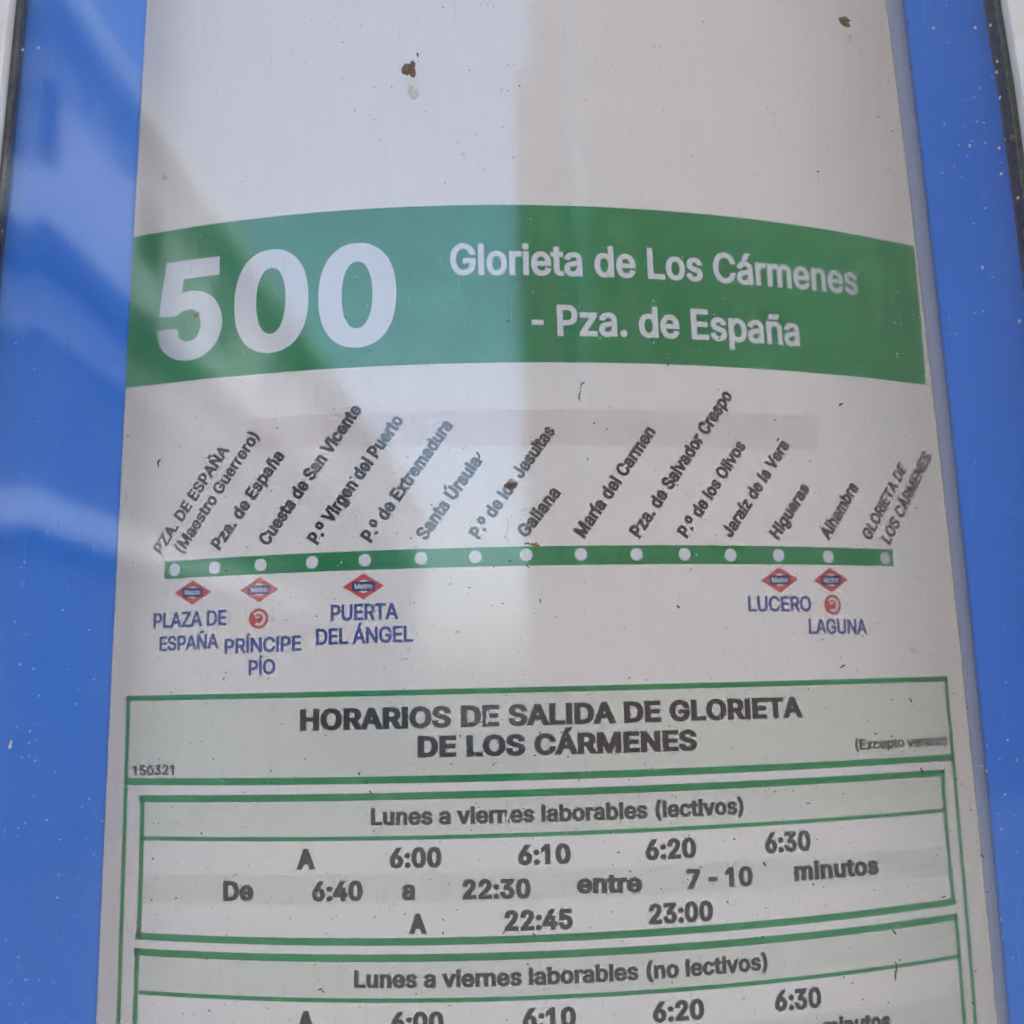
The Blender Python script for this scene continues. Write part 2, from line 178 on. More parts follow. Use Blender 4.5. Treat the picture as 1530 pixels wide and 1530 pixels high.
"h":[580,[[161,321,161,0,74,0,74,720,161,720,161,407,145,407,159,441,175,470,194,494,215,512,239,526,265,536,292,542,322,544,357,542,389,534,418,522,443,504,465,482,482,454,495,421,503,383,505,340,505,0,419,0,419,333,417,363,411,389,401,412,386,431,369,446,348,457,324,464,297,466,272,464,249,458,228,449,208,436,192,420,179,400,169,377,163,350]]],
"i":[236,[[74,0,74,537,161,537,161,0],[118,627,103,629,89,634,76,643,66,655,60,669,58,684,60,699,66,713,76,725,89,734,103,739,118,741,134,739,149,734,161,725,171,713,177,699,179,684,177,669,171,655,161,643,149,634,134,629]]],
"j":[236,[[74,537,161,537,161,-43,159,-74,154,-102,144,-128,130,-150,113,-168,92,-183,67,-194,38,-200,5,-202,-14,-202,-14,-123,3,-123,25,-120,44,-113,57,-102,67,-86,73,-65,74,-41],[118,627,102,629,88,634,76,643,66,655,60,669,58,684,60,699,66,713,76,725,88,734,102,739,118,741,134,739,148,734,161,725,170,713,176,699,178,684,176,669,170,655,161,643,148,634,134,629]]],
"l":[235,[[74,0,74,720,161,720,161,0]]],
"m":[863,[[74,0,74,537,158,537,159,418,152,418,161,445,173,469,187,489,204,507,223,521,244,532,276,543,310,547,339,544,364,538,387,526,407,511,423,491,437,469,447,444,454,417,442,417,450,442,462,465,477,486,495,504,516,518,539,531,564,539,590,545,618,547,648,544,677,538,704,526,728,510,748,490,765,465,778,435,786,400,788,361,788,0,702,0,702,359,700,386,693,409,683,428,669,443,646,457,620,465,592,468,569,466,548,461,530,453,513,441,500,427,489,411,481,392,476,372,475,350,475,0,388,0,388,368,386,389,381,408,371,425,358,440,336,456,311,465,282,468,262,466,242,461,223,453,206,442,191,427,178,409,169,388,163,364,161,337,161,0]]],
"n":[580,[[161,321,161,0,74,0,74,537,158,537,158,407,145,407,159,441,175,470,194,494,215,512,239,526,265,536,292,542,322,544,357,542,389,534,417,522,443,504,464,482,482,454,495,421,503,383,505,340,505,0,419,0,419,333,417,363,411,389,401,412,386,431,369,446,348,457,324,464,297,466,272,464,249,458,228,449,208,436,192,420,179,400,169,377,163,350]]],
"o":[588,[[293,-12,258,-9,225,-3,194,8,165,23,139,42,116,65,96,91,79,120,66,153,56,188,50,225,48,265,50,306,56,344,66,379,79,412,96,441,116,468,139,490,165,509,194,525,225,535,258,542,293,544,329,542,363,535,394,525,423,509,449,490,472,468,492,441,509,412,522,379,532,344,537,306,539,265,537,225,532,188,522,153,509,120,492,91,472,65,449,42,423,23,394,8,363,-3,329,-9],[293,66,327,69,357,78,382,93,404,114,421,138,435,166,444,197,450,230,452,265,450,300,444,334,435,365,421,394,404,418,382,439,357,454,327,464,293,467,260,464,231,454,205,439,184,418,167,394,153,366,144,334,138,301,136,265,138,230,144,197,153,166,167,138,184,114,205,93,231,78,260,69]]],
"p":[601,[[74,-202,74,537,158,537,158,452,167,452,194,489,215,510,243,527,265,537,293,542,324,544,357,542,387,536,416,525,443,510,467,492,489,469,507,444,523,414,539,370,549,321,552,267,549,213,540,164,524,120,508,90,489,64,468,42,443,23,417,8,388,-3,357,-9,325,-12,294,-10,267,-4,244,5,216,23,195,44,167,83,161,83,161,-202],[312,66,343,69,371,78,396,93,416,113,434,137,447,165,457,197,462,231,464,268,462,305,457,338,447,370,434,398,417,421,396,441,371,455,343,464,312,467,280,464,252,456,228,442,207,423,190,400,177,372,167,341,161,306,159,268,161,230,167,195,177,163,191,135,208,111,229,92,253,78,281,69]]],
"q":[601,[[526,-202,440,-202,440,83,433,83,422,65,406,44,385,23,357,5,334,-4,307,-10,276,-12,244,-9,213,-3,184,8,158,23,133,42,112,64,93,90,77,120,61,164,52,213,48,267,50,308,56,346,65,382,78,414,94,444,112,469,134,492,158,510,185,525,214,536,244,542,277,544,308,542,335,537,358,527,386,510,407,489,434,452,443,452,443,537,526,537],[289,66,320,69,348,78,372,92,393,111,410,135,424,163,433,195,439,230,441,268,439,306,434,341,424,372,411,400,394,423,373,442,348,456,321,464,289,467,257,464,229,455,205,441,184,421,167,398,153,370,144,338,138,305,136,268,138,231,144,197,154,165,167,137,184,113,205,93,230,78,258,69]]],
"r":[367,[[74,0,74,537,158,537,158,454,163,454,176,480,193,501,216,520,242,534,271,542,302,545,324,544,345,543,345,456,325,459,293,461,269,459,246,454,225,445,207,433,191,419,178,401,169,381,163,359,161,335,161,0]]],
"s":[517,[[258,-12,222,-10,189,-4,159,5,132,18,108,34,87,54,71,77,58,103,50,133,133,151,142,124,157,102,176,85,199,74,226,67,257,64,291,67,321,75,346,88,361,101,371,114,377,129,379,145,377,163,371,179,360,192,344,203,324,212,300,219,211,241,177,251,147,263,123,277,102,295,86,314,75,336,68,361,66,388,69,417,78,444,92,469,111,491,135,509,163,524,194,535,228,542,265,544,300,542,331,537,359,527,384,514,405,499,423,480,438,459,450,436,459,410,379,392,371,412,359,430,343,447,323,460,297,468,265,471,235,468,208,461,185,448,171,437,162,423,156,409,154,392,156,374,163,358,175,344,193,333,215,323,243,316,325,296,359,286,389,274,413,260,433,243,449,223,460,202,467,177,469,151,466,120,457,92,442,67,422,44,397,25,368,9,334,-2,297,-9]]],
"t":[322,[[288,537,288,463,9,463,9,537],[92,667,178,667,178,138,180,117,185,100,193,87,204,78,220,72,241,71,262,72,286,76,302,2,272,-4,238,-6,205,-4,176,3,151,14,130,30,113,50,101,74,94,101,92,131]]],
"u":[580,[[258,-7,223,-5,192,3,163,15,137,33,115,55,98,83,85,116,77,154,74,197,74,537,161,537,161,204,163,174,169,148,179,125,194,106,212,91,233,80,256,73,283,71,308,73,331,78,353,88,372,101,388,117,401,137,411,160,417,187,419,216,419,537,505,537,505,0,422,0,422,130,435,130,421,95,405,66,386,42,364,24,340,10,314,1,287,-5]]],
"v":[551,[[230,0,25,537,119,537,234,219,250,171,265,123,291,29,260,29,287,123,301,171,317,219,432,537,526,537,320,0]]],
"x":[536,[[29,0,243,309,242,242,41,537,142,537,209,432,254,359,293,291,248,291,268,324,287,359,306,394,330,432,399,537,498,537,295,239,295,303,506,0,406,0,327,121,283,193,245,257,289,257,270,225,252,193,233,158,210,121,130,0]]],
"y":[551,[[67,-196,87,-121,101,-124,125,-127,147,-126,167,-119,184,-105,200,-82,213,-50,230,-2,25,537,119,537,234,219,250,171,264,123,291,29,260,29,287,123,301,171,317,219,432,537,526,537,289,-82,271,-120,250,-151,234,-168,216,-182,197,-192,165,-202,130,-205,91,-202]]],
"z":[538,[[59,0,59,65,360,452,360,457,68,457,68,537,471,537,471,468,178,85,178,80,479,80,479,0]]],
"º":[474,[[237,312,198,315,163,324,131,339,103,359,80,383,61,412,47,445,39,482,36,521,39,562,47,599,61,632,80,661,103,686,131,705,163,720,198,729,237,732,275,729,310,720,342,705,370,686,393,661,412,632,426,599,434,562,437,521,434,482,426,445,412,412,393,383,370,358,342,338,310,324,275,315],[237,381,262,383,283,390,302,400,318,414,331,431,341,451,351,484,354,521,351,559,341,592,331,612,318,629,302,643,284,654,262,660,237,662,212,660,190,654,172,644,156,630,143,613,133,593,123,559,120,521,123,484,133,451,143,431,156,414,172,400,190,390,212,383]]],
"Á":[679,[[23,0,285,720,391,720,655,0,559,0,406,428,374,527,329,677,347,677,301,525,270,428,120,0],[156,201,156,281,523,281,523,201],[301,790,369,932,465,932,372,790]]],
"É":[592,[[85,0,85,720,527,720,527,639,176,639,176,404,503,404,503,324,176,324,176,81,531,81,531,0],[270,790,338,932,434,932,341,790]]],
"Í":[252,[[80,0,80,720,172,720,172,0],[58,790,126,932,222,932,129,790]]],
"Ñ":[741,[[85,0,85,720,193,720,486,259,513,213,548,151,586,78,573,76,567,153,565,223,564,276,564,720,656,720,656,0,547,0,286,411,251,468,209,539,152,640,169,642,173,543,176,464,177,412,177,0],[434,815,416,816,399,821,367,835,338,849,327,853,317,855,306,852,298,843,293,830,291,817,230,817,233,844,240,868,251,888,261,901,275,910,290,915,308,917,326,915,343,911,373,896,400,882,412,878,425,876,435,878,443,885,448,897,452,915,511,915,508,887,501,863,489,842,475,827,456,818]]],
"Ú":[732,[[366,-12,325,-10,287,-3,251,7,218,22,188,40,162,61,139,86,120,113,105,143,94,175,87,209,85,245,85,720,176,720,176,252,178,219,186,188,199,160,217,135,239,114,265,96,295,83,329,76,366,73,404,76,438,83,468,96,494,114,516,135,533,160,546,188,553,219,556,252,556,720,647,720,647,245,645,209,638,175,627,143,612,113,593,86,570,61,544,40,514,22,481,7,446,-3,407,-10],[328,790,396,932,492,932,399,790]]],
"á":[551,[[226,-12,193,-10,162,-4,134,7,108,22,86,40,67,63,54,89,46,119,43,153,45,182,51,207,61,228,75,246,91,261,110,273,142,288,177,298,215,305,252,311,331,321,357,325,375,332,384,339,388,349,390,360,390,363,387,394,377,420,368,434,355,446,339,456,321,463,300,467,277,468,241,465,211,456,186,443,166,426,152,407,142,388,58,412,72,442,90,468,111,490,135,507,161,521,188,531,231,541,274,544,305,542,338,537,372,527,404,510,424,495,441,476,456,453,467,426,474,393,476,356,476,0,391,0,391,73,386,73,374,54,357,35,334,17,305,1,282,-6,255,-11],[241,64,272,66,299,73,323,83,343,97,360,113,373,132,382,152,388,173,390,195,390,269,382,263,367,258,327,249,283,242,248,238,218,232,190,224,166,213,146,197,137,184,132,168,130,148,132,131,136,116,144,102,161,86,184,74,211,67],[230,607,297,749,394,749,301,607]]],
"é":[572,[[300,-12,262,-9,227,-3,195,8,165,23,139,42,116,65,96,91,79,120,65,152,56,187,50,224,48,264,50,304,56,342,65,377,78,410,95,440,114,466,137,489,163,509,191,524,222,535,255,542,290,544,319,542,348,538,376,529,403,518,428,502,452,482,473,459,491,431,505,399,516,362,523,321,525,274,525,240,106,240,106,313,478,313,438,286,436,320,431,351,421,380,408,405,392,427,372,444,348,457,321,465,290,467,259,465,232,457,207,444,186,426,168,405,154,382,144,355,138,328,136,299,136,251,138,214,145,180,156,150,172,125,191,104,214,87,240,75,269,68,301,65,331,68,359,75,383,86,404,103,421,124,432,149,517,129,506,102,492,78,474,56,453,36,428,20,400,6,369,-4,336,-10],[250,607,318,749,415,749,321,607]]],
"í":[236,[[74,0,74,537,161,537,161,0],[80,607,148,749,245,749,151,607]]],
"ñ":[580,[[161,321,161,0,74,0,74,537,158,537,158,407,145,407,159,441,175,470,194,494,215,512,239,526,265,536,292,542,322,544,357,542,389,534,417,522,443,504,464,482,482,454,495,421,503,383,505,340,505,0,419,0,419,333,417,363,411,389,401,412,386,431,369,446,348,457,324,464,297,466,272,464,249,458,228,449,208,436,192,420,179,400,169,377,163,350],[353,632,336,633,318,638,286,652,258,666,246,670,236,672,225,669,217,660,212,647,210,633,150,633,153,661,159,685,170,705,181,718,194,726,210,732,228,734,246,732,262,727,292,713,319,699,332,694,344,693,355,695,362,702,368,714,371,732,430,732,427,704,420,679,409,659,394,644,375,635]]],
"ó":[588,[[293,-12,258,-9,225,-3,194,8,165,23,139,42,116,65,96,91,79,120,66,153,56,188,50,225,48,265,50,306,56,344,66,379,79,412,96,441,116,468,139,490,165,509,194,525,225,535,258,542,293,544,329,542,363,535,394,525,423,509,449,490,472,468,492,441,509,412,522,379,532,344,537,306,539,265,537,225,532,188,522,153,509,120,492,91,472,65,449,42,423,23,394,8,363,-3,329,-9],[293,66,327,69,357,78,382,93,404,114,421,138,435,166,444,197,450,230,452,265,450,300,444,334,435,365,421,394,404,418,382,439,357,454,327,464,293,467,260,464,231,454,205,439,184,418,167,394,153,366,144,334,138,301,136,265,138,230,144,197,153,166,167,138,184,114,205,93,231,78,260,69],[256,607,323,749,420,749,327,607]]],
" ":[266,[]]}""")

# ------------------------------------------------------------------ materials
PAPER = (.60, .563, .562)
def paper_like(name, tint=(1, 1, 1)):
    t = NT(name); n = t.noise(60, 5); n2 = t.noise(900, 3); P = tuple(a*b for a, b in zip(PAPER, tint))
    c = t.mix(t.ramp(n, .3, .7), P, tuple(v*.955 for v in P)); c = t.mix(t.ramp(n2, .3, .7, 0, .5), c, tuple(v*.97 for v in P))
    t.l(c, t.b.inputs['Base Color']); t.b.inputs['Roughness'].default_value = .6; t.bump(t.noise(18, 2, .4, (1, 1, .25)), .25, .004)
    t.b.inputs['Specular IOR Level'].default_value = .2
    tl = t.n('BsdfTranslucent'); tl.inputs[0].default_value = (*(a*b for a, b in zip((.72, .715, .72), tint)), 1); mx = t.n('MixShader'); mx.inputs[0].default_value = .38
    t.l(t.b.outputs[0], mx.inputs[1]); t.l(tl.outputs[0], mx.inputs[2]); t.l(mx.outputs[0], t.out.inputs[0]); return t.m
M_PAPER = paper_like('sheet_paper')
def film_ink(name, col, wear):
    """printed ink as a colour filter on the translucent sheet"""
    t = NT(name); t.t.nodes.remove(t.b); tr = t.n('BsdfTransparent'); lite = tuple(min(1, v*1.22+.04) for v in col); dark = tuple(v*.9 for v in col)
    c = t.mix(t.ramp(t.noise(160, 5, .65), .35, .7), col, lite); c = t.mix(t.ramp(t.noise(35, 2), .35, .65, 0, .6), c, dark)
    c = t.mix(t.ramp(t.noise(2600, 2), .62, .72, 0, wear), c, (1, 1, 1)); t.l(c, tr.inputs[0]); t.l(tr.outputs[0], t.out.inputs[0]); return t.m
M_GREEN = film_ink('green_ink', (.035, .41, .19), .25)
M_LINE = film_ink('green_line_ink', (.045, .43, .21), .35)
M_BLACK = ink('black_ink', (.036, .032, .034), .45)
M_NAVY = ink('blue_ink', (.045, .065, .27), .3)
M_RED = ink('red_ink', (.62, .085, .075), .3)
M_BLUEBAR = ink('dark_blue_ink', (.03, .03, .17), .2)
M_WHITE = ink('white_print', (.72, .70, .69), .0, mott=.03)
def tint(name, col):
    t = NT(name); t.t.nodes.remove(t.b); tr = t.n('BsdfTransparent'); n = t.noise(300, 4)
    t.l(t.mix(t.ramp(n, .3, .7), col, tuple(v*.985 for v in col)), tr.inputs[0]); t.l(tr.outputs[0], t.out.inputs[0]); return t.m
M_FILL = tint('pale_green_tint', (.895, .935, .895))
M_TINT = tint('pale_pink_tint', (.93, .90, .91))

t = NT('blue_panel_paint'); n = t.noise(45, 4, .6, (1, 1, .3)); n2 = t.noise(700, 3)
c = t.mix(t.ramp(n, .3, .7), (.001, .145, .58), (.002, .17, .65)); t.l(t.mix(t.ramp(n2, .3, .7, 0, .25), c, (.02, .15, .68)), t.b.inputs['Base Color'])
t.b.inputs['Roughness'].default_value = .5; t.b.inputs['Specular IOR Level'].default_value = .15; M_BLUE = t.m
t = NT('white_painted_metal'); n = t.noise(90, 5); t.l(t.mix(t.ramp(n, .3, .75), (.74, .69, .62), (.62, .56, .48)), t.b.inputs['Base Color'])
t.b.inputs['Roughness'].default_value = .35; t.bump(t.noise(600, 3), .1, .0004); M_FRAME = t.m
t = NT('rubber_gasket'); n = t.noise(500, 4); t.l(t.mix(t.ramp(n, .4, .7), (.028, .026, .022), (.10, .08, .055)), t.b.inputs['Base Color'])
t.b.inputs['Roughness'].default_value = .38; t.bump(t.noise(900, 3), .5, .0006); M_GASKET = t.m
t = NT('grey_edge_shade'); t.b.inputs['Base Color'].default_value = (.27, .30, .39, 1); t.b.inputs['Roughness'].default_value = .6; M_EDGE_SHADE = t.m  # flat grey-blue for the shade where the sheet curls back
t = NT('case_post_metal'); t.b.inputs['Base Color'].default_value = (.3, .3, .3, 1); t.b.inputs['Roughness'].default_value = .5; M_BACK = t.m
t = NT('opal_backlight'); tl = t.n('BsdfTranslucent'); tl.inputs[0].default_value = (.75, .75, .73, 1); mx = t.n('MixShader'); mx.inputs[0].default_value = .5
t.b.inputs['Base Color'].default_value = (.8, .8, .78, 1); t.l(t.b.outputs[0], mx.inputs[1]); t.l(tl.outputs[0], mx.inputs[2]); t.l(mx.outputs[0], t.out.inputs[0]); M_OPAL = t.m  # translucent so that sunlight from behind brightens the sheet

SATIN = .32
def glass_material(satin):
    t = NT('satin_inner_face' if satin else 'cover_glass'); t.t.nodes.remove(t.b)
    geo = t.n('NewGeometry')
    dp = t.n('VectorMath', operation='DOT_PRODUCT'); t.l(geo.outputs['Incoming'], dp.inputs[0]); t.l(geo.outputs['Normal'], dp.inputs[1])
    k = t.math('SUBTRACT', 1.0, t.math('ABSOLUTE', dp.outputs['Value']))
    fr = t.math('ADD', .047, t.math('MULTIPLY', t.math('POWER', k, 5.0), .953))      # Fresnel of one face
    tr = t.n('BsdfTransparent'); tr.inputs[0].default_value = (.985, .99, .985, 1)
    gl = t.n('BsdfGlossy'); gl.inputs['Roughness'].default_value = .055
    bp = t.n('Bump'); bp.inputs['Strength'].default_value = .04; bp.inputs['Distance'].default_value = .0006; t.l(t.noise(55, 2, .4, (1, 1, .35)), bp.inputs['Height']); t.l(bp.outputs[0], gl.inputs['Normal'])
    rf = t.n('BsdfRefraction'); rf.inputs['Color'].default_value = (.985, .99, .985, 1); rf.inputs['Roughness'].default_value = SATIN; rf.inputs['IOR'].default_value = 1.05
    if satin: tr = rf
    m1 = t.n('MixShader'); t.l(fr, m1.inputs[0]); t.l(tr.outputs[0], m1.inputs[1]); t.l(gl.outputs[0], m1.inputs[2])
    # dust film: thin even haze, wiped in vertical streaks, with fine pale grains
    df = t.n('BsdfDiffuse'); df.inputs[0].default_value = (.62, .60, .57, 1)
    film = t.ramp(t.noise(30, 5, .65, (1, 1, .22)), .3, .75, .002, .018)
    g = t.n('TexVoronoi'); g.inputs['Scale'].default_value = 650; t.l(t.co, g.inputs['Vector'])
    sep = t.n('SeparateColor'); t.l(g.outputs['Color'], sep.inputs[0])
    grain = t.math('MULTIPLY', t.ramp(g.outputs['Distance'], .10, .2, 1, 0), t.ramp(sep.outputs[0], .86, .87))
    grain = t.math('MULTIPLY', grain, t.ramp(t.noise(24, 3), .42, .62, .1, .5))
    film = t.math('ADD', film, t.ramp(t.noise(110, 4, .6, (1, 1, .05)), .52, .8, 0, .03))
    for ang, sd in ((.5, 0), (-.9, 3), (1.3, 7)):                     # hairline scratches in three directions
        mp = t.n('Mapping'); mp.inputs['Rotation'].default_value = (0, ang, 0); mp.inputs['Scale'].default_value = (1, 1, .035); mp.inputs['Location'].default_value = (sd, 0, sd)
        t.l(t.co, mp.inputs[0]); x = t.n('TexNoise'); x.inputs['Scale'].default_value = 2200; x.inputs['Detail'].default_value = 1; t.l(mp.outputs[0], x.inputs['Vector'])
        film = t.math('ADD', film, t.math('MULTIPLY', t.ramp(x.outputs['Fac'], .74, .78, 0, .16), t.ramp(t.noise(20+sd, 3), .5, .62)))
    fac = t.math('MAXIMUM', film, grain)
    m2 = t.n('MixShader'); t.l(fac, m2.inputs[0]); t.l(m1.outputs[0], m2.inputs[1]); t.l(df.outputs[0], m2.inputs[2])
    t.l(m2.outputs[0], t.out.inputs[0]); return t.m
M_GLASS = glass_material(False); M_SATIN = glass_material(True)

def plain(name, a, b, scale=800, rough=.8, bump=.0004):
    t = NT(name); n = t.noise(scale, 4); t.l(t.mix(t.ramp(n, .35, .65), a, b), t.b.inputs['Base Color']); t.b.inputs['Roughness'].default_value = rough
    t.bump(n, .8, bump); return t.m
M_MUD = plain('dried_mud', (.10, .065, .035), (.22, .15, .09), 1800)
M_TAN = plain('dried_sap', (.42, .30, .14), (.22, .15, .07), 1800)
M_SOOT = plain('dark_grit', (.035, .03, .028), (.09, .075, .06), 2500)
M_GRIT = plain('soft_grit', (.07, .06, .055), (.2, .17, .15), 2500)
M_CHALK = plain('pale_scratch', (.62, .56, .52), (.5, .44, .40), 2500)
M_STAIN = plain('thin_stain', (.30, .24, .18), (.40, .34, .27), 900)
_t = M_STAIN.node_tree; _a = _t.nodes.new('ShaderNodeBsdfTransparent'); _m = _t.nodes.new('ShaderNodeMixShader'); _m.inputs[0].default_value = .78
_t.links.new(_t.nodes['Principled BSDF'].outputs[0], _m.inputs[1]); _t.links.new(_a.outputs[0], _m.inputs[2]); _t.links.new(_m.outputs[0], _t.nodes['Material Output'].inputs[0])

# ------------------------------------------------------------------ the street that the cover reflects
t = NT('paving'); n = t.noise(3, 6); t.l(t.mix(t.ramp(n, .3, .7), (.055, .055, .055), (.08, .08, .08)), t.b.inputs['Base Color']); t.b.inputs['Roughness'].default_value = .85
t.l(t.n('TexCoord').outputs['Object'], t.t.nodes['Mapping'].inputs[0]); M_PAVE = t.m
gr = link('ground', mesh('ground', [(-400, -400, 0), (400, -400, 0), (400, 400, 0), (-400, 400, 0)], [(0, 1, 2, 3)]), None, M_PAVE); gr['kind'] = 'structure'
def wallmat(name, a, b): 
    t = NT(name); n = t.noise(1.2, 6); t.l(t.mix(t.ramp(n, .3, .7), a, b), t.b.inputs['Base Color']); t.b.inputs['Roughness'].default_value = .85; return t.m
M_WALLA = wallmat('brown_render', (.036, .025, .018), (.045, .032, .022))
M_WALLB = wallmat('pale_render', (.44, .50, .57), (.49, .55, .62))
M_DARK = wallmat('grey_stone', (.075, .095, .125), (.10, .125, .155))
M_TRIM = wallmat('white_stone', (.40, .48, .57), (.45, .53, .62))
t = NT('window_glass'); t.b.inputs['Base Color'].default_value = (.03, .035, .04, 1); t.b.inputs['Roughness'].default_value = .08; M_PANE = t.m

LA = 15.0
ax1 = mirror(776, 500, LA).x; ax0 = mirror(794, 40, LA).x; zs = mirror(780, 105, LA).z
A = thing('brown_building', 'tall brown rendered building reflected in the right half of the glass', 'building')
link('wall', box(ax1, ax1+26, -LA-12, -LA, 0, zs), A, M_WALLA)
link('upper_wall', box(ax0, ax1+26, -LA-12, -LA-.003, zs, zs+9), A, M_WALLA)
pxa = mirror(856, 300, LA).x; pxb = mirror(874, 300, LA).x
link('pilaster', box(pxa, pxb, -LA+.003, -LA+.2, 4.5, zs+8), A, M_DARK)
wm = box(0, 1.2, 0, .08, 0, 1.7); wp = box(.08, 1.12, .085, .1, .08, 1.62); wm.materials.append(M_TRIM); wp.materials.append(M_PANE)

# pale building along the left: its cornice line runs to the point straight behind the camera
XB = -4.6
d = mirror(300, 300, 10); HB = ZC + (d.z-ZC)*XB/d.x
B = thing('pale_building', 'pale building along the street reflected in the left part of the glass', 'building')
link('lower_wall', box(XB-9, XB, -42, -1.5, 0, 4.95), B, M_DARK)
link('wall', box(XB-9, XB+.003, -42, -1.5, 4.952, HB-.35), B, M_WALLB)
link('cornice', box(XB-9, XB+.30, -42, -1.3, HB-.348, HB), B, M_TRIM)
link('ledge', box(XB+.001, XB+.12, -41.8, -1.7, 3.05, 3.4), B, M_TRIM)
link('ledge', box(XB+.004, XB+.40, -41.8, -1.7, 5.65, 6.15), B, M_TRIM)
link('shadow_gap', box(XB+.004, XB+.02, -41.8, -1.7, 5.5, 5.648), B, M_DARK)
for j in range(13):
    y = -2.6-j*3.0
    f = link('window', box(XB+.004, XB+.05, y-1.1, y, 6.4, 7.5), B, M_TRIM)
    link('pane', box(XB+.052, XB+.06, y-1.02, y-.08, 6.48, 7.42), f, M_PANE)

# ------------------------------------------------------------------ the display case
case = thing('display_case', 'slim street display case with blue side panels and off-white metal frame', 'display case')
ZB, ZT = ZC-.27, ZC+.36
def edge_line(pts, y, lo=ZB, hi=ZT):
    P = [at(*p, y) for p in pts]; zz = np.array([p.z for p in P]); xx = np.array([p.x for p in P])
    f = np.polyfit(zz, xx, 2 if len(pts) > 3 else 1)
    za, zb = zz.min(), zz.max()
    def X(z):
        if z < za: return np.polyval(f, za) + (z-za)*np.polyval(np.polyder(f), za)
        if z > zb: return np.polyval(f, zb) + (z-zb)*np.polyval(np.polyder(f), zb)
        return np.polyval(f, z)
    return [(float(X(z)), z) for z in np.linspace(lo, hi, 24)]
GB = .0010           # blue panels start just behind the pane
LBLUE = [(215, 0), (207, 170), (197, 355), (188, 575), (168, 900), (158, 1050), (150, 1250), (143, 1530)]
RBLUE = [(1353, 0), (1372, 170), (1392, 330), (1402, 430), (1425, 650), (1437, 780), (1455, 900), (1463, 1020), (1482, 1180), (1497, 1360), (1510, 1530)]
LP = [(27, 0), (14, 133), (0, 272)]; RP = [(1493, 0), (1503, 67), (1520, 167), (1530, 250)]
lb = edge_line(LBLUE, GB); rb = edge_line(RBLUE, GB)
GY = -.0015
lp = edge_line(LP, GY); rp = edge_line(RP, GY)
# the frame is straight: keep the slope small away from the measured stretch
def gask(line, wdt): return [(x+wdt, z) for x, z in line]
lg = gask(lp, .0013); rg = gask(rp, -.0015)
link('side_panel', slab(lb + [(x-.004, z) for x, z in lp][::-1], GB, GB+.0015, .0002), case, M_BLUE)
GR = .0030; rb = edge_line(RBLUE, GR)
link('side_panel', slab(rb + [(x+.004, z) for x, z in edge_line(RP, GR)][::-1], GR, GR+.0015, .0002), case, M_BLUE)
shade_edge = edge_line([(x-26+8*(y/1530), y) for x, y in RBLUE], GR+.0022)
link('edge_shade_strip', slab(shade_edge + [(x+.006, z) for x, z in shade_edge][::-1], GR+.0022, GR+.0032), case, M_EDGE_SHADE)  # added grey strip: painted shade between the sheet and the right panel
def rail(line, wd, y0, y1, bev): return slab(line + [(x+wd, z) for x, z in line][::-1], y0, y1, bev)
link('gasket', rail(lg, -.0030, -.0022, .0009, .0006), case, M_GASKET)
link('gasket', rail(rg, .0034, -.0022, .0034, .0005), case, M_GASKET)
link('frame_rail', rail(lp, -.032, -.0060, .062, .0009), case, M_FRAME)
link('frame_rail', rail(rp, .032, -.0060, .062, .0009), case, M_FRAME)
XL, XR = lp[0][0]-.03, rp[0][0]+.03
link('frame_rail', box(XL, XR, -.0058, .0618, ZB-.035, ZB-.0005, .0009), case, M_FRAME)
link('frame_rail', box(XL, XR, -.0058, .0618, ZT+.0005, ZT+.035, .0009), case, M_FRAME)
link('backlight_panel', mesh('opal', [(XL+.002, .0622, ZB-.03), (XR-.002, .0622, ZB-.03), (XR-.002, .0622, ZT+.03), (XL+.002, .0622, ZT+.03)], [(0, 1, 2, 3)]), case, M_OPAL)  # unseen back, added as a translucent sheet to backlight the paper
link('post', box(-.05, .05, .002, .055, .01, ZB-.036, .006), case, M_BACK)
# cover pane: flat in the middle, pressed back by a degree and a half in a narrow band along each side
def pane():
    prof = []
    xl, xr = -.128, .135
    fl, fr = -.1180, .1225
    for x in np.linspace(xl, xr, 140):
        y = 0.0
        if x < fl: q = fl-x; y = -.016*(q - .0022*(1-math.exp(-q/.0022)))
        prof.append((float(x), y))
    V = []; F = []
    n = len(prof)
    for side, off in ((0, -.0030), (1, 0.0)):
        for z in (ZB, ZT):
            V += [(x, y+off, z) for x, y in prof]
    for i in range(n-1):
        F.append((i, i+1, n+i+1, n+i)); F.append((2*n+i, 3*n+i, 3*n+i+1, 2*n+i+1))
    me = smooth(mesh('pane', V, F)); me.materials.append(M_GLASS); me.materials.append(M_SATIN)
    for i, p in enumerate(me.polygons): p.material_index = i % 2
    return me
link('cover_pane', pane(), case, M_GLASS)

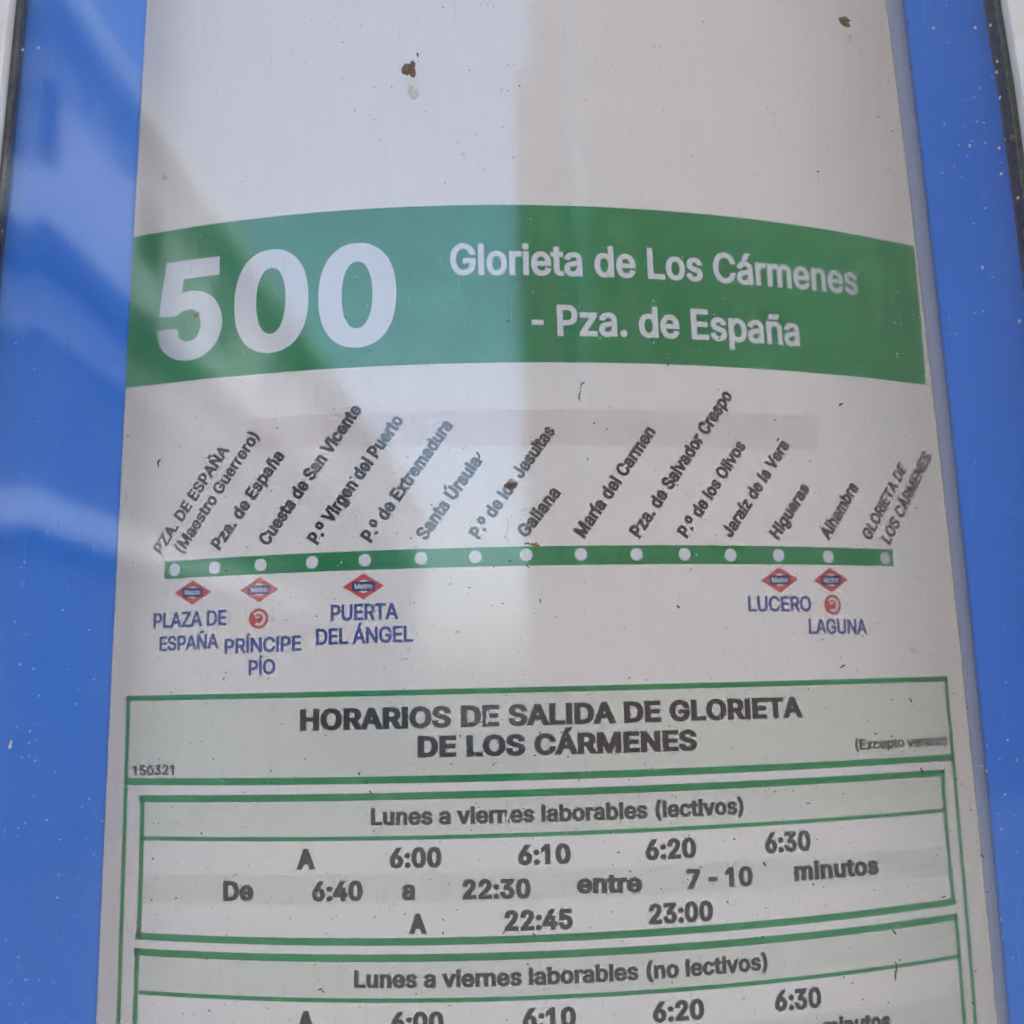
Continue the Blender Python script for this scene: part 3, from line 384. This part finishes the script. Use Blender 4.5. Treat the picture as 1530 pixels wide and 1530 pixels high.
# ------------------------------------------------------------------ the printed sheet
def clean(bm, du=.0035):
    """cut a flat (u, v) print at regular u so that it can follow the curl of the sheet"""
    us = [v.co.x for v in bm.verts]; a, b = min(us), max(us)
    k = math.ceil(a/du)
    while k*du < b:
        bmesh.ops.bisect_plane(bm, geom=bm.verts[:]+bm.edges[:]+bm.faces[:], plane_co=(k*du, 0, 0), plane_no=(1, 0, 0)); k += 1
def put(name, V, F, lift, mat, parent, label=None, cut=True):
    bm = bmesh.new(); vs = [bm.verts.new((a, b, 0)) for a, b in V]
    for f in F:
        try: bm.faces.new([vs[i] for i in f])
        except ValueError: pass
    if cut: clean(bm)
    for f in bm.faces:
        if f.normal.z == 0: f.normal_update()
        if f.normal.z < 0: f.normal_flip()
    for v in bm.verts: v.co = on_sheet(v.co.x, v.co.y, lift)
    me = bpy.data.meshes.new(name); bm.to_mesh(me); bm.free()
    return link(name, me, parent, mat, label)
us = np.linspace(uv(120, 900)[0]-.012, uv(1500, 1000)[0]+.004, 120); vs_ = np.linspace(ZB-ZC+.004, ZT-ZC-.004, 40)
V = [on_sheet(u, v, 0) for v in vs_ for u in us]; F = [(j*120+i, j*120+i+1, (j+1)*120+i+1, (j+1)*120+i) for j in range(39) for i in range(119)]
me = smooth(mesh('sheet', V, F))
sheet = link('timetable_sheet', me, None, M_PAPER)
sheet['label'] = 'curled white bus timetable sheet with green header, stops and departure times'; sheet['category'] = 'timetable'
sm = sheet.modifiers.new('thickness', 'SOLIDIFY'); sm.thickness = .00025; sm.offset = -1
FN = Vector(me.polygons[0].normal)
if FN.y < 0: sm.offset = -1
else: sm.offset = 1

def curve_uv(pts, deg=2):
    P = [uv(*p) for p in pts]; a = np.array([p[0] for p in P]); b = np.array([p[1] for p in P])
    f = np.polyfit(a, b, min(deg, len(P)-1)); return a, f
PXU = 1/6000.0
def hband(name, top, bot, lift, mat, parent, u0=None, u1=None, label=None):
    """a band between an upper and a lower line of pixels, straightened in sheet coordinates"""
    a, f = curve_uv(top); b, g = curve_uv(bot)
    ul = a.min() if u0 is None else u0; ur = a.max() if u1 is None else u1
    n = max(2, int((ur-ul)/.003)); U = np.linspace(ul, ur, n+1)
    V = [(u, float(np.polyval(f, u))) for u in U] + [(u, float(np.polyval(g, u))) for u in U]
    F = [(n+1+i, n+2+i, i+1, i) for i in range(n)]
    return put(name, V, F, lift, mat, parent, label, False)
def stroke(name, pts, wpx, lift, mat, parent, side=0, deg=2, ends=0):
    """a printed rule along a line of pixels"""
    P = [uv(*p) for p in pts]; w = wpx*PXU/2
    hor = abs(P[-1][0]-P[0][0]) > abs(P[-1][1]-P[0][1])
    a = np.array([p[0 if hor else 1] for p in P]); b = np.array([p[1 if hor else 0] for p in P])
    f = np.polyfit(a, b, min(deg, len(P)-1)); T = np.linspace(a[0]-math.copysign(ends*PXU, a[-1]-a[0]), a[-1]+math.copysign(ends*PXU, a[-1]-a[0]), 60)
    V = []
    for s in (-w, w):
        for q in T:
            r = float(np.polyval(f, q))+s+side*w; V.append((q, r) if hor else (r, q))
    return put(name, V, [(i, i+1, 61+i, 60+i) for i in range(59)], lift, mat, parent, None, False)

def offset_loop(p, ex, ey):
    pts = [p[i] for i in range(len(p)) if abs(p[i][0]-p[i-1][0])+abs(p[i][1]-p[i-1][1]) > .5]; n = len(pts); q = []
    for i in range(n):
        a = pts[i-1]; b = pts[i]; c = pts[(i+1) % n]
        d1 = (b[0]-a[0], b[1]-a[1]); d2 = (c[0]-b[0], c[1]-b[1]); l1 = math.hypot(*d1); l2 = math.hypot(*d2)
        n1 = (-d1[1]/l1, d1[0]/l1); n2 = (-d2[1]/l2, d2[0]/l2); k = max(1+n1[0]*n2[0]+n1[1]*n2[1], .45)
        q.append((b[0]+ex*(n1[0]+n2[0])/k, b[1]+ey*(n1[1]+n2[1])/k))
    return q
def text_mesh(s, e, track):
    """outline text with cap height 1; e is the boldness"""
    V = []; F = []; x = 0.0; ex = e*1000; ey = ex*.72; sc = 1/(720+2*ey); xmax = 0; xmin = 1e9
    for ch in s:
        adv, loops = G[ch]
        if loops:
            P = []; E = []
            for l in loops:
                q = offset_loop([(l[i], l[i+1]) for i in range(0, len(l), 2)], ex, ey); b = len(P)
                P += [Vector(((a+x+ex)*sc, (c+ey)*sc)) for a, c in q]; E += [(b+i, b+(i+1) % len(q)) for i in range(len(q))]
            v, _, f, _, _, _ = delaunay_2d_cdt(P, E, [], 0, 1e-7)
            b = len(V); V += [(a.x, a.y) for a in v]
            for t in f:
                cx = sum(v[i].x for i in t)/len(t); cy = sum(v[i].y for i in t)/len(t); wn = 0
                for i, j in E:
                    ax, ay = P[i]; bx, by = P[j]
                    if (ay <= cy) != (by <= cy) and ax+(cy-ay)/(by-ay)*(bx-ax) > cx: wn += 1 if by > ay else -1
                if wn < 0: F.append(tuple(b+i for i in t))
            xmax = max(xmax, max(p.x for p in P)); xmin = min(xmin, min(p.x for p in P))
        x += adv + ex*1.1 + track
    return [(a-xmin, b) for a, b in V], F, xmax-xmin
def write(name, s, p0, p1, hpx, parent, mat, e=.045, lift=.00012, track=-30, bend=None, label=None):
    """print a line of text whose baseline runs between two pixels; hpx is the cap height in the photograph"""
    u0, v0 = uv(*p0); u1, v1 = uv(*p1)
    dx, dy = p1[0]-p0[0], p1[1]-p0[1]; L = math.hypot(dx, dy); mx, my = (p0[0]+p1[0])/2, (p0[1]+p1[1])/2
    ua, va = uv(mx, my); ub, vb = uv(mx+dy/L*hpx, my-dx/L*hpx); H = math.hypot(ub-ua, vb-va)
    if bend: um, vm = uv(*bend)
    V, F, W = text_mesh(s, e, track); T = math.hypot(u1-u0, v1-v0)
    cx, cy = (u1-u0)/T, (v1-v0)/T
    bow = 0
    if bend: bow = ((um-u0)*-cy + (vm-v0)*cx)
    out = []
    for a, b in V:
        q = a/W; r = b*H + bow*4*q*(1-q)
        out.append((u0+cx*q*T-cy*r, v0+cy*q*T+cx*r))
    return put(name, out, F, lift, mat, parent, label or ('black lettering reading '+s if False else None))

# header band with the route number and its two lines of title
band_top = [(186, 353), (333, 332), (510, 314), (650, 308), (797, 306), (1020, 314), (1153, 328), (1367, 363)]
band_bot = [(176, 580), (510, 549.5), (783, 542.5), (1020, 543.5), (1220, 555), (1392, 573)]
band = hband('header_band', band_top, band_bot, .00006, M_GREEN, sheet, u1=uv(1379, 465)[0], label='green printed band with white route number and title')
write('route_number', '500', (232, 541), (592, 515), 150, band, M_WHITE, e=.047, lift=.00014, track=-15)
write('route_title', 'Glorieta de Los Cármenes', (673, 411), (1285, 438), 46, band, M_WHITE, e=.036, lift=.00014, bend=(975, 416))
write('route_title', '- Pza. de España', (795, 502), (1197, 516), 46, band, M_WHITE, e=.036, lift=.00014)

# faint tinted strip behind the stop names
hband('faint_strip', [(372, 624), (640, 614), (900, 612), (1221, 618)], [(376, 670), (640, 668), (900, 664), (1220, 672)], .00004, M_TINT, sheet)

# route line with its stops
line = hband('route_line', [(245, 838), (510, 825), (783, 817), (1020, 813), (1336, 820)], [(245, 865), (510, 853), (765, 845), (1020, 843), (1333, 845)], .00006, M_GREEN, sheet)
for px, py in [(260, 851), (320, 848), (389, 844), (466, 840), (545, 837), (629, 834), (710, 832), (786, 829), (868, 828), (951, 828), (1023, 828), (1092, 829), (1164, 829), (1239, 831), (1325, 833)]:
    u, v = uv(px, py); r = abs(uv(px, py-9.5)[1]-v)
    put('stop_dot', [(u, v)]+[(u+r*math.cos(a*math.tau/28), v+r*math.sin(a*math.tau/28)) for a in range(28)], [(0, i+1, (i+1) % 28+1) for i in range(28)], .00014, M_WHITE, line)
STOPS = [('PZA. DE ESPAÑA', (240, 829), (343, 672), 17, .036), ('(Maestro Guerrero)', (272, 828), (388, 652), 17.5, .036), ('Pza. de España', (328, 823), (426, 681), 19, .045),
 ('Cuesta de San Vicente', (400, 817), (542, 612), 20, .052), ('P.º Virgen del Puerto', (474, 815), (604, 628), 20.5, .052), ('P.º de Extremadura', (554, 812), (678, 636), 20.5, .05),
 ('Santa Úrsula', (636, 809), (721, 690), 20.5, .05), ('P.º de los Jesuitas', (716, 807), (831, 644), 20.5, .05), ('Galiana', (787, 805), (839, 737), 21, .052),
 ('María del Carmen', (873, 805), (981, 645), 21, .052), ('Pza. de Salvador Crespo', (956, 805), (1096, 591), 21, .052), ('P.º de los Olivos', (1027, 805), (1116, 666), 20, .052),
 ('Jaraíz de la Vera', (1093, 805), (1181, 665), 19.5, .052), ('Higueras', (1164, 807), (1212, 730), 19.5, .052), ('Alhambra', (1240, 808), (1285, 728), 19, .048),
 ('GLORIETA DE', (1302, 808), (1359, 699), 16.5, .045), ('LOS CÁRMENES', (1332, 814), (1396, 681), 16.5, .045)]
for s, a, b, h, e in STOPS: write('stop_name', s, a, b, h, sheet, M_BLACK, e=e*1.28, track=-35)

# metro diamonds and railway discs
def emblem(cx, cy, hw, hh):
    o = uv(cx, cy); sx = abs(uv(cx+hw, cy)[0]-uv(cx-hw, cy)[0])/2; sy = abs(uv(cx, cy+hh)[1]-uv(cx, cy-hh)[1])/2
    tl = (uv(cx+hw, cy-hw*.035)[1]-uv(cx-hw, cy+hw*.035)[1])/(2*sx)
    def T(P): return [(o[0]+x*sx, o[1]+y*sy+x*sx*tl) for x, y in P]
    e = put('metro_emblem', T([(-1, 0), (0, -1), (1, 0), (0, 1)]), [(0, 1, 2, 3)], .00006, M_RED, sheet)
    n = 28; put('ring', [o]+T([(.30*math.cos(i*math.tau/n), .50*math.sin(i*math.tau/n)) for i in range(n)]), [(0, i+1, (i+1) % n+1) for i in range(n)], .00010, M_WHITE, e)
    put('bar', T([(-.55, -.35), (.55, -.35), (.55, .35), (-.55, .35)]), [(0, 1, 2, 3)], .00014, M_BLUEBAR, e)
    V, F, W = text_mesh('Metro', .03, -20); V = T([(-.42+a/W*.84, -.2+b*.42) for a, b in V]); put('word', V, F, .00018, M_WHITE, e)
for a in [(287, 885, 27, 18.5), (387, 881, 29, 18.5), (543, 876, 31, 19.5), (1166, 866, 28, 19), (1243, 866, 26, 18.5)]: emblem(*a)
def disc(cx, cy, rx, ry):
    o = uv(cx, cy); sx = abs(uv(cx+rx, cy)[0]-uv(cx-rx, cy)[0])/2; sy = abs(uv(cx, cy+ry)[1]-uv(cx, cy-ry)[1])/2; n = 36
    P = lambda r, k, ph=0: (o[0]+r*sx*math.cos(k*math.tau/n+ph), o[1]+r*sy*math.sin(k*math.tau/n+ph))
    e = put('rail_emblem', [o]+[P(1, i) for i in range(n)], [(0, i+1, (i+1) % n+1) for i in range(n)], .00006, M_RED, sheet)
    m = 26; put('hook', [P(.72, i-12) for i in range(m+1)]+[P(.46, i-12) for i in range(m+1)], [(i, i+1, m+2+i, m+1+i) for i in range(m)], .0001, M_WHITE, e)
    put('hook', [(o[0]+x*sx, o[1]+y*sy) for x, y in ((-.35, .05), (-.35, .22), (.1, .22), (.1, .05))], [(0, 1, 2, 3)], .00011, M_WHITE, e)
disc(386, 924, 14.5, 15); disc(1245.5, 903, 12.5, 15)
for s, a, b, h in [('PLAZA DE', (228, 939), (338, 934), 23), ('ESPAÑA', (237, 973), (326, 968.5), 22), ('PRÍNCIPE', (335, 977), (450, 972), 22.5), ('PÍO', (371, 1009), (411, 1007), 22.5),
    ('PUERTA', (494, 928), (595, 925), 24.5), ('DEL ÁNGEL', (472, 964), (617, 959), 24.5), ('LUCERO', (1119, 913.5), (1214, 913), 23), ('LAGUNA', (1210, 947), (1298, 947), 22.5)]:
    write('station_name', s, a, b, h, sheet, M_NAVY, e=.034, track=-50)

# the departure table: tinted fields, rules, then the words and times
def field(top, bot, m=M_FILL): return hband('tinted_field', top, bot, .00004, m, sheet)
field([(190, 1044), (510, 1036), (765, 1032), (1020, 1025), (1416, 1014)], [(190, 1164), (510, 1163), (765, 1157), (1020, 1149), (1422, 1129)])
field([(212, 1196), (510, 1193), (765, 1187), (1020, 1178), (1412, 1157)], [(212, 1252), (510, 1253), (765, 1246), (1020, 1238), (1414, 1212)])
field([(209, 1308), (510, 1304), (765, 1301), (1020, 1293), (1416, 1265)], [(209, 1350), (510, 1352), (765, 1346), (1020, 1335), (1420, 1310)])
field([(205, 1424), (510, 1435), (765, 1430), (1020, 1417), (1430, 1376)], [(205, 1484), (510, 1494), (765, 1492), (1020, 1478), (1436, 1431)])
field([(200, 1546), (510, 1557), (765, 1550), (1020, 1532), (1445, 1487)], [(200, 1588), (510, 1600), (765, 1593), (1020, 1575), (1449, 1530)])
LW = 8.0
def rule(pts, w, side=0, ends=0): return stroke('printed_rule', pts, w, .00008, M_LINE, sheet, side=side, ends=ends)
rule([(188, 1044), (510, 1036), (765, 1032), (1020, 1025), (1418, 1014)], 7.5, ends=2)
rule([(187, 1168), (510, 1167), (765, 1161), (1020, 1153), (1427, 1132)], 9.5)
rule([(190, 1040), (187, 1170), (182, 1300), (177.5, 1450), (172.5, 1600)], 7)
rule([(1417, 1010), (1427, 1140), (1441, 1273), (1452, 1403), (1468, 1600)], 7)
rule([(208, 1194), (510, 1191), (765, 1185.5), (1020, 1177), (1414, 1155)], 9.5, ends=2)
rule([(209, 1253), (510, 1254), (765, 1247), (1020, 1239), (1414, 1212)], 5.5)
rule([(202, 1399), (510, 1409), (765, 1403), (1020, 1391), (1431, 1349)], 9.5, ends=2)
rule([(211.5, 1190), (209, 1300), (205.5, 1403)], 7.5); rule([(1411.5, 1152), (1419, 1250), (1429, 1353)], 7.5)
rule([(200, 1422.5), (510, 1433), (765, 1428), (1020, 1415), (1433, 1372)], 9.5, ends=2)
rule([(206, 1484), (510, 1494.5), (765, 1493), (1020, 1479), (1438, 1431.5)], 5.5)
rule([(203.5, 1418), (201, 1490), (197, 1600)], 7.5); rule([(1432, 1368), (1439, 1450), (1451, 1600)], 7.5)
def T(kind, s, a, b, h, e=.05, bend=None): write(kind, s, a, b, h, sheet, M_BLACK, e=e*1.38, bend=bend, track=-40)
T('table_heading', 'HORARIOS DE SALIDA DE GLORIETA', (448, 1092), (1201, 1072), 32.5, .047); T('table_heading', 'DE LOS CÁRMENES', (624, 1132), (1042, 1121.5), 32, .047)
T('print_code', '150321', (197, 1159.5), (259, 1157.5), 15, .03); T('season_note', '(Excepto verano)', (1280, 1121), (1418, 1113.5), 15.5, .032)
T('day_heading', 'Lunes a viernes laborables (lectivos)', (554, 1233.5), (1112, 1216.5), 26, .042); T('day_heading', 'Lunes a viernes laborables (no lectivos)', (529, 1476.5), (1148, 1450), 26.5, .042)
for s, a, b, h in [('A', (443, 1299.5), (471, 1299), 30.5), ('6:00', (582, 1297.5), (660, 1296), 30.5), ('6:10', (774, 1293), (853, 1290.5), 30.5), ('6:20', (965, 1286), (1041, 1282), 31), ('6:30', (1144, 1276), (1213, 1271.5), 31),
    ('De', (333, 1347), (379, 1346), 30), ('6:40', (466, 1347), (542, 1346), 30), ('a', (600, 1345), (620, 1345), 30), ('22:30', (691, 1344), (793, 1342.5), 30), ('entre', (862, 1335.5), (960, 1333.5), 29), ('7 - 10', (1027, 1329.5), (1126, 1324), 30), ('minutos', (1188, 1317.5), (1316, 1307.5), 28),
    ('A', (611, 1395.5), (638, 1395), 30), ('22:45', (754, 1391.5), (856, 1388.5), 31), ('23:00', (970, 1382), (1066, 1376.5), 31),
    ('A', (443, 1542), (471, 1542), 31), ('6:00', (584, 1543), (663, 1542), 30.5), ('6:10', (781, 1538), (861, 1535), 31), ('6:20', (976, 1529), (1053, 1523.5), 31), ('6:30', (1159, 1513), (1229, 1507), 31.5),
    ('minutos', (1232, 1551), (1334, 1541), 28)]:
    T('time_entry', s, a, b, h, .05)

# ------------------------------------------------------------------ dirt stuck on the front of the pane
GF = -.0031
def blob(px, py, wpx, hpx, seed, thick=.00045, rot=0, jag=.35, n=26):
    rnd = random.Random(seed); o = at(px, py, GF); sx = wpx*.5*.25/FPX; sy = hpx*.5*.25/FPX
    ph = [rnd.uniform(0, 6.28) for _ in range(5)]
    R = [1+jag*sum(math.sin((k+2)*i*math.tau/n+ph[k])/(k+1.6) for k in range(5)) for i in range(n)]
    V = []; F = []
    rings = [(1, 0), (.8, .55), (.5, .85), (.22, 1)]
    for q, hgt in rings:
        for i in range(n):
            a = i*math.tau/n; x = q*R[i]*sx*math.cos(a); z = q*R[i]*sy*math.sin(a)
            x, z = x*math.cos(rot)-z*math.sin(rot), x*math.sin(rot)+z*math.cos(rot)
            V.append((o.x+x, o.y-thick*hgt*(.7+.6*rnd.random()), o.z+z))
    V.append((o.x, o.y-thick, o.z))
    for k in range(3):
        for i in range(n): F.append((k*n+i, k*n+(i+1) % n, (k+1)*n+(i+1) % n, (k+1)*n+i))
    F += [(3*n+i, 3*n+(i+1) % n, 4*n) for i in range(n)]
    F.append(tuple(range(n))[::-1])
    return mesh('blob', V, F)
def fleck(pts, wpx, seed, thick=.00015):
    """a thin curved hair or chip along pixels"""
    rnd = random.Random(seed); P = [at(*p, GF) for p in pts]; Q = []
    for i in range(len(P)-1):
        for k in range(4): Q.append(P[i].lerp(P[i+1], k/4))
    Q.append(P[-1]); n = len(Q); V = []; F = []; w = wpx*.5*.25/FPX
    for i, p in enumerate(Q):
        a = Q[max(i-1, 0)]; b = Q[min(i+1, n-1)]; d = (b-a).normalized(); nn = Vector((-d.z, 0, d.x)); ww = w*(.35+.65*math.sin(math.pi*(i+.5)/n))*rnd.uniform(.7, 1.25)
        V += [p+nn*ww, p+Vector((0, -thick, 0)), p-nn*ww]
    for i in range(n-1):
        a = 3*i; F += [(a, a+1, a+4, a+3), (a+1, a+2, a+5, a+4)]
    return mesh('fleck', V, F)
def dirt(name, me, mat, label, cat='dirt speck'):
    o = link(name, me, None, mat, label); o['category'] = cat; o['group'] = 'dirt stuck on the glass cover'; return o
dirt('mud_speck', blob(612, 103, 17, 34, 3, rot=-.35, jag=.5), M_MUD, 'largest brown mud speck, on the bare glass above the route number')
dirt('dirt_smear', blob(617, 140, 14, 24, 41, thick=.00008, rot=.1), M_STAIN, 'faint brown run just below the largest mud speck')
dirt('mud_speck', blob(624, 82, 4, 7, 42, thick=.0002), M_MUD, 'tiny mud grain at the upper tip of the largest mud speck')
dirt('dirt_crumb', blob(294, 470, 7, 9, 43, thick=.0002), M_TAN, 'small tan crumb in the bowl of the figure 5')
dirt('mud_speck', blob(1262, 32, 21, 15, 5, rot=-.3), M_MUD, 'brown mud speck at the top right near the blue edge')
dirt('mud_speck', blob(1270, 57, 8, 9, 6), M_STAIN, 'small pale brown speck just under the top right mud speck')
dirt('mud_speck', blob(763, 725, 15, 14, 8, thick=.0006), M_MUD, 'round brown speck covering a letter of the Jesuitas stop name')
dirt('mud_speck', blob(1514, 207, 11, 12, 9), M_MUD, 'brown speck lodged against the right gasket')
dirt('dirt_crumb', blob(800, 814, 13, 7, 12, jag=.5), M_TAN, 'tan crumb on the green route line beside the Galiana stop dot')
dirt('dirt_crumb', blob(788, 812, 7, 4, 13, jag=.5), M_TAN, 'tiny tan crumb left of the one on the route line')
dirt('dirt_smear', blob(691, 230, 7, 5, 14, thick=.0001), M_STAIN, 'faint grey smear above the title, centre of the upper glass')
dirt('dirt_smear', blob(604, 985, 11, 4, 15, thick=.0001), M_STAIN, 'faint grey smear below the Puerta del Angel name')
dirt('dirt_smear', blob(246, 265, 8, 12, 16, thick=.0001, rot=.3), M_STAIN, 'faint grey smear above the left end of the green band')
dirt('dirt_smear', blob(1365, 972, 10, 8, 17, thick=.0001), M_STAIN, 'faint smear below and right of the Laguna name')
dirt('paint_chip', fleck([(757, 1194), (762, 1203), (760, 1215), (757, 1226), (757, 1236)], 4.5, 20), M_CHALK, 'long pale scratch across the word viernes', 'scratch')
dirt('paint_chip', fleck([(728, 1062), (729, 1072), (727, 1082)], 5, 21), M_CHALK, 'pale scratch across the letter E of the table heading', 'scratch')
dirt('paint_chip', fleck([(17, 1106), (14, 1119)], 5, 22), M_CHALK, 'pale fleck on the left blue panel at the picture edge', 'scratch')
dirt('grass_fibre', fleck([(712, 675), (716, 681), (716, 687)], 2.4, 23), M_SOOT, 'short dark curved fibre at the end of Santa Ursula', 'fibre')
dirt('grass_fibre', fleck([(240, 686), (236, 690), (237, 698)], 3.2, 24), M_SOOT, 'short dark hooked fibre above the PZA. DE ESPANA name', 'fibre')
dirt('grass_fibre', fleck([(874, 571), (869, 573), (867, 582)], 2.2, 25), M_SOOT, 'upper dark fibre below the word Pza.', 'fibre')
dirt('grass_fibre', fleck([(868, 583), (865, 592), (866, 599)], 2.4, 26), M_SOOT, 'lower dark fibre below the word Pza.', 'fibre')
dirt('grass_fibre', fleck([(1253, 606), (1260, 602)], 3, 27), M_SOOT, 'short dark fibre above the Jaraiz stop name', 'fibre')
dirt('grass_fibre', fleck([(1011, 904), (1016, 909)], 3.2, 28), M_SOOT, 'short dark fibre on the blank area left of LUCERO', 'fibre')
dirt('grass_fibre', fleck([(890, 1069), (897, 1070)], 2.5, 29), M_SOOT, 'short dark fibre in the table heading', 'fibre')
dirt('grass_fibre', fleck([(1333, 1388), (1339, 1396)], 3, 30), M_SOOT, 'slanting dark fibre on the rule above the second table', 'fibre')
dirt('grass_fibre', fleck([(1338, 1436), (1340, 1445), (1338, 1455), (1338, 1466)], 3, 31), M_MUD, 'long brown vertical fibre near the lower right of the second table', 'fibre')
dirt('grass_fibre', fleck([(1375, 1147), (1379, 1154)], 3, 32), M_SOOT, 'dark fibre on the top right of the first table border', 'fibre')
dirt('grass_fibre', fleck([(1140, 1288), (1145, 1295)], 2.5, 33), M_SOOT, 'dark fibre below the time 6:30 in the first table', 'fibre')
loop_pts = [(1094+6*math.sin(a), 1345-9*math.cos(a)*(1.0 if math.cos(a) < 0 else 1.1)) for a in [i*math.tau/12 for i in range(13)]]
dirt('water_mark', fleck(loop_pts, 2.0, 34), M_STAIN, 'thin drop-shaped water mark below the figures 7 - 10', 'water mark')
cr = [(757, 772), (759, 785), (756, 800), (760, 812)]
dirt('glass_crack', fleck(cr, 2.2, 35), M_STAIN, 'faint wavy scratch left of the Galiana name', 'scratch')

def dust(name, count, mat, xr, seed, smin, smax, label, elong=1.6, region=None):
    rnd = random.Random(seed); V = []; F = []
    for _ in range(count):
        while True:
            px, py = rnd.uniform(*xr), rnd.uniform(0, 1530)
            if rnd.random() < (region(px, py) if region else 1): break
        o = at(px, py, GF); r = smin+(smax-smin)*rnd.random()**4; r *= .5*.25/FPX
        a0 = rnd.uniform(0, 3.14); el = 1+rnd.random()**3*elong; n = 6; b = len(V)
        for i in range(n):
            q = i*math.tau/n; x = r*el*math.cos(q)*rnd.uniform(.7, 1.2); z = r*math.sin(q)*rnd.uniform(.7, 1.2)
            V.append((o.x+x*math.cos(a0)-z*math.sin(a0), o.y, o.z+x*math.sin(a0)+z*math.cos(a0)))
        V.append((o.x, o.y-r*.8, o.z)); F += [(b+i, b+(i+1) % n, b+n) for i in range(n)]
    o = link(name, mesh(name, V, F), None, mat, label); o['kind'] = 'stuff'; o['category'] = 'dust'; return o
def low(px, py): return .12+.88*min(1, max(0, (py-480)/500))*(.55+.45*math.exp(-((px-780)/420)**2))
dust('dark_dust', 1000, M_GRIT, (170, 1480), 1, .8, 3.0, 'scattered dark grit on the glass over the printed sheet', 2.4, low)
dust('pale_dust', 1600, M_CHALK, (0, 1530), 2, .6, 1.9, 'scattered pale dust grains on the glass', 1.6, lambda x, y: (.9 if (x < 200 or x > 1380) else .35)*(.5+.5*y/1530))
DROPS = ['%s droplet glint %s' % q for q in [('leftmost pale', 'at the top of the right blue panel'), ('pale', 'on the right blue panel, middle of the upper row'), ('pale', 'closest to the top edge beside the right gasket'), ('pale', 'just above the bright edge of the right frame rail'),
 ('lone pale', 'in the middle of the right blue panel'), ('pale', 'beside the right gasket, just above the lowest pair'), ('pale', 'on the right gasket near the brown speck'), ('pale', 'on the right gasket beside the green band top'), ('pale', 'on the right blue panel beside the word Carmenes'), ('lowest pale', 'beside the right gasket'),
 ('pale', 'on the right gasket, third from the top'), ('pale', 'on the right gasket, second from the top'), ('right pale', 'of the pair high on the left blue panel'), ('left pale', 'of the pair high on the left blue panel, beside the gasket')]]
# water glints along the right gasket, put in as pale-coloured drops
for k, (px, py) in enumerate([(1395, 42), (1457, 42), (1480, 38), (1490, 92), (1449, 218), (1493, 222), (1496, 260), (1521, 296), (1468, 400), (1523, 480), (1494, 146), (1489, 108), (57, 72), (34, 75)]):
    where = DROPS[k]
    V = blob(px, py, 4.2, 5.6, 60+k, thick=.0004, jag=.25)
    o = dirt('drop_glint', V, M_CHALK, where, 'droplet')
    o['group'] = 'droplet glints on the blue panels'
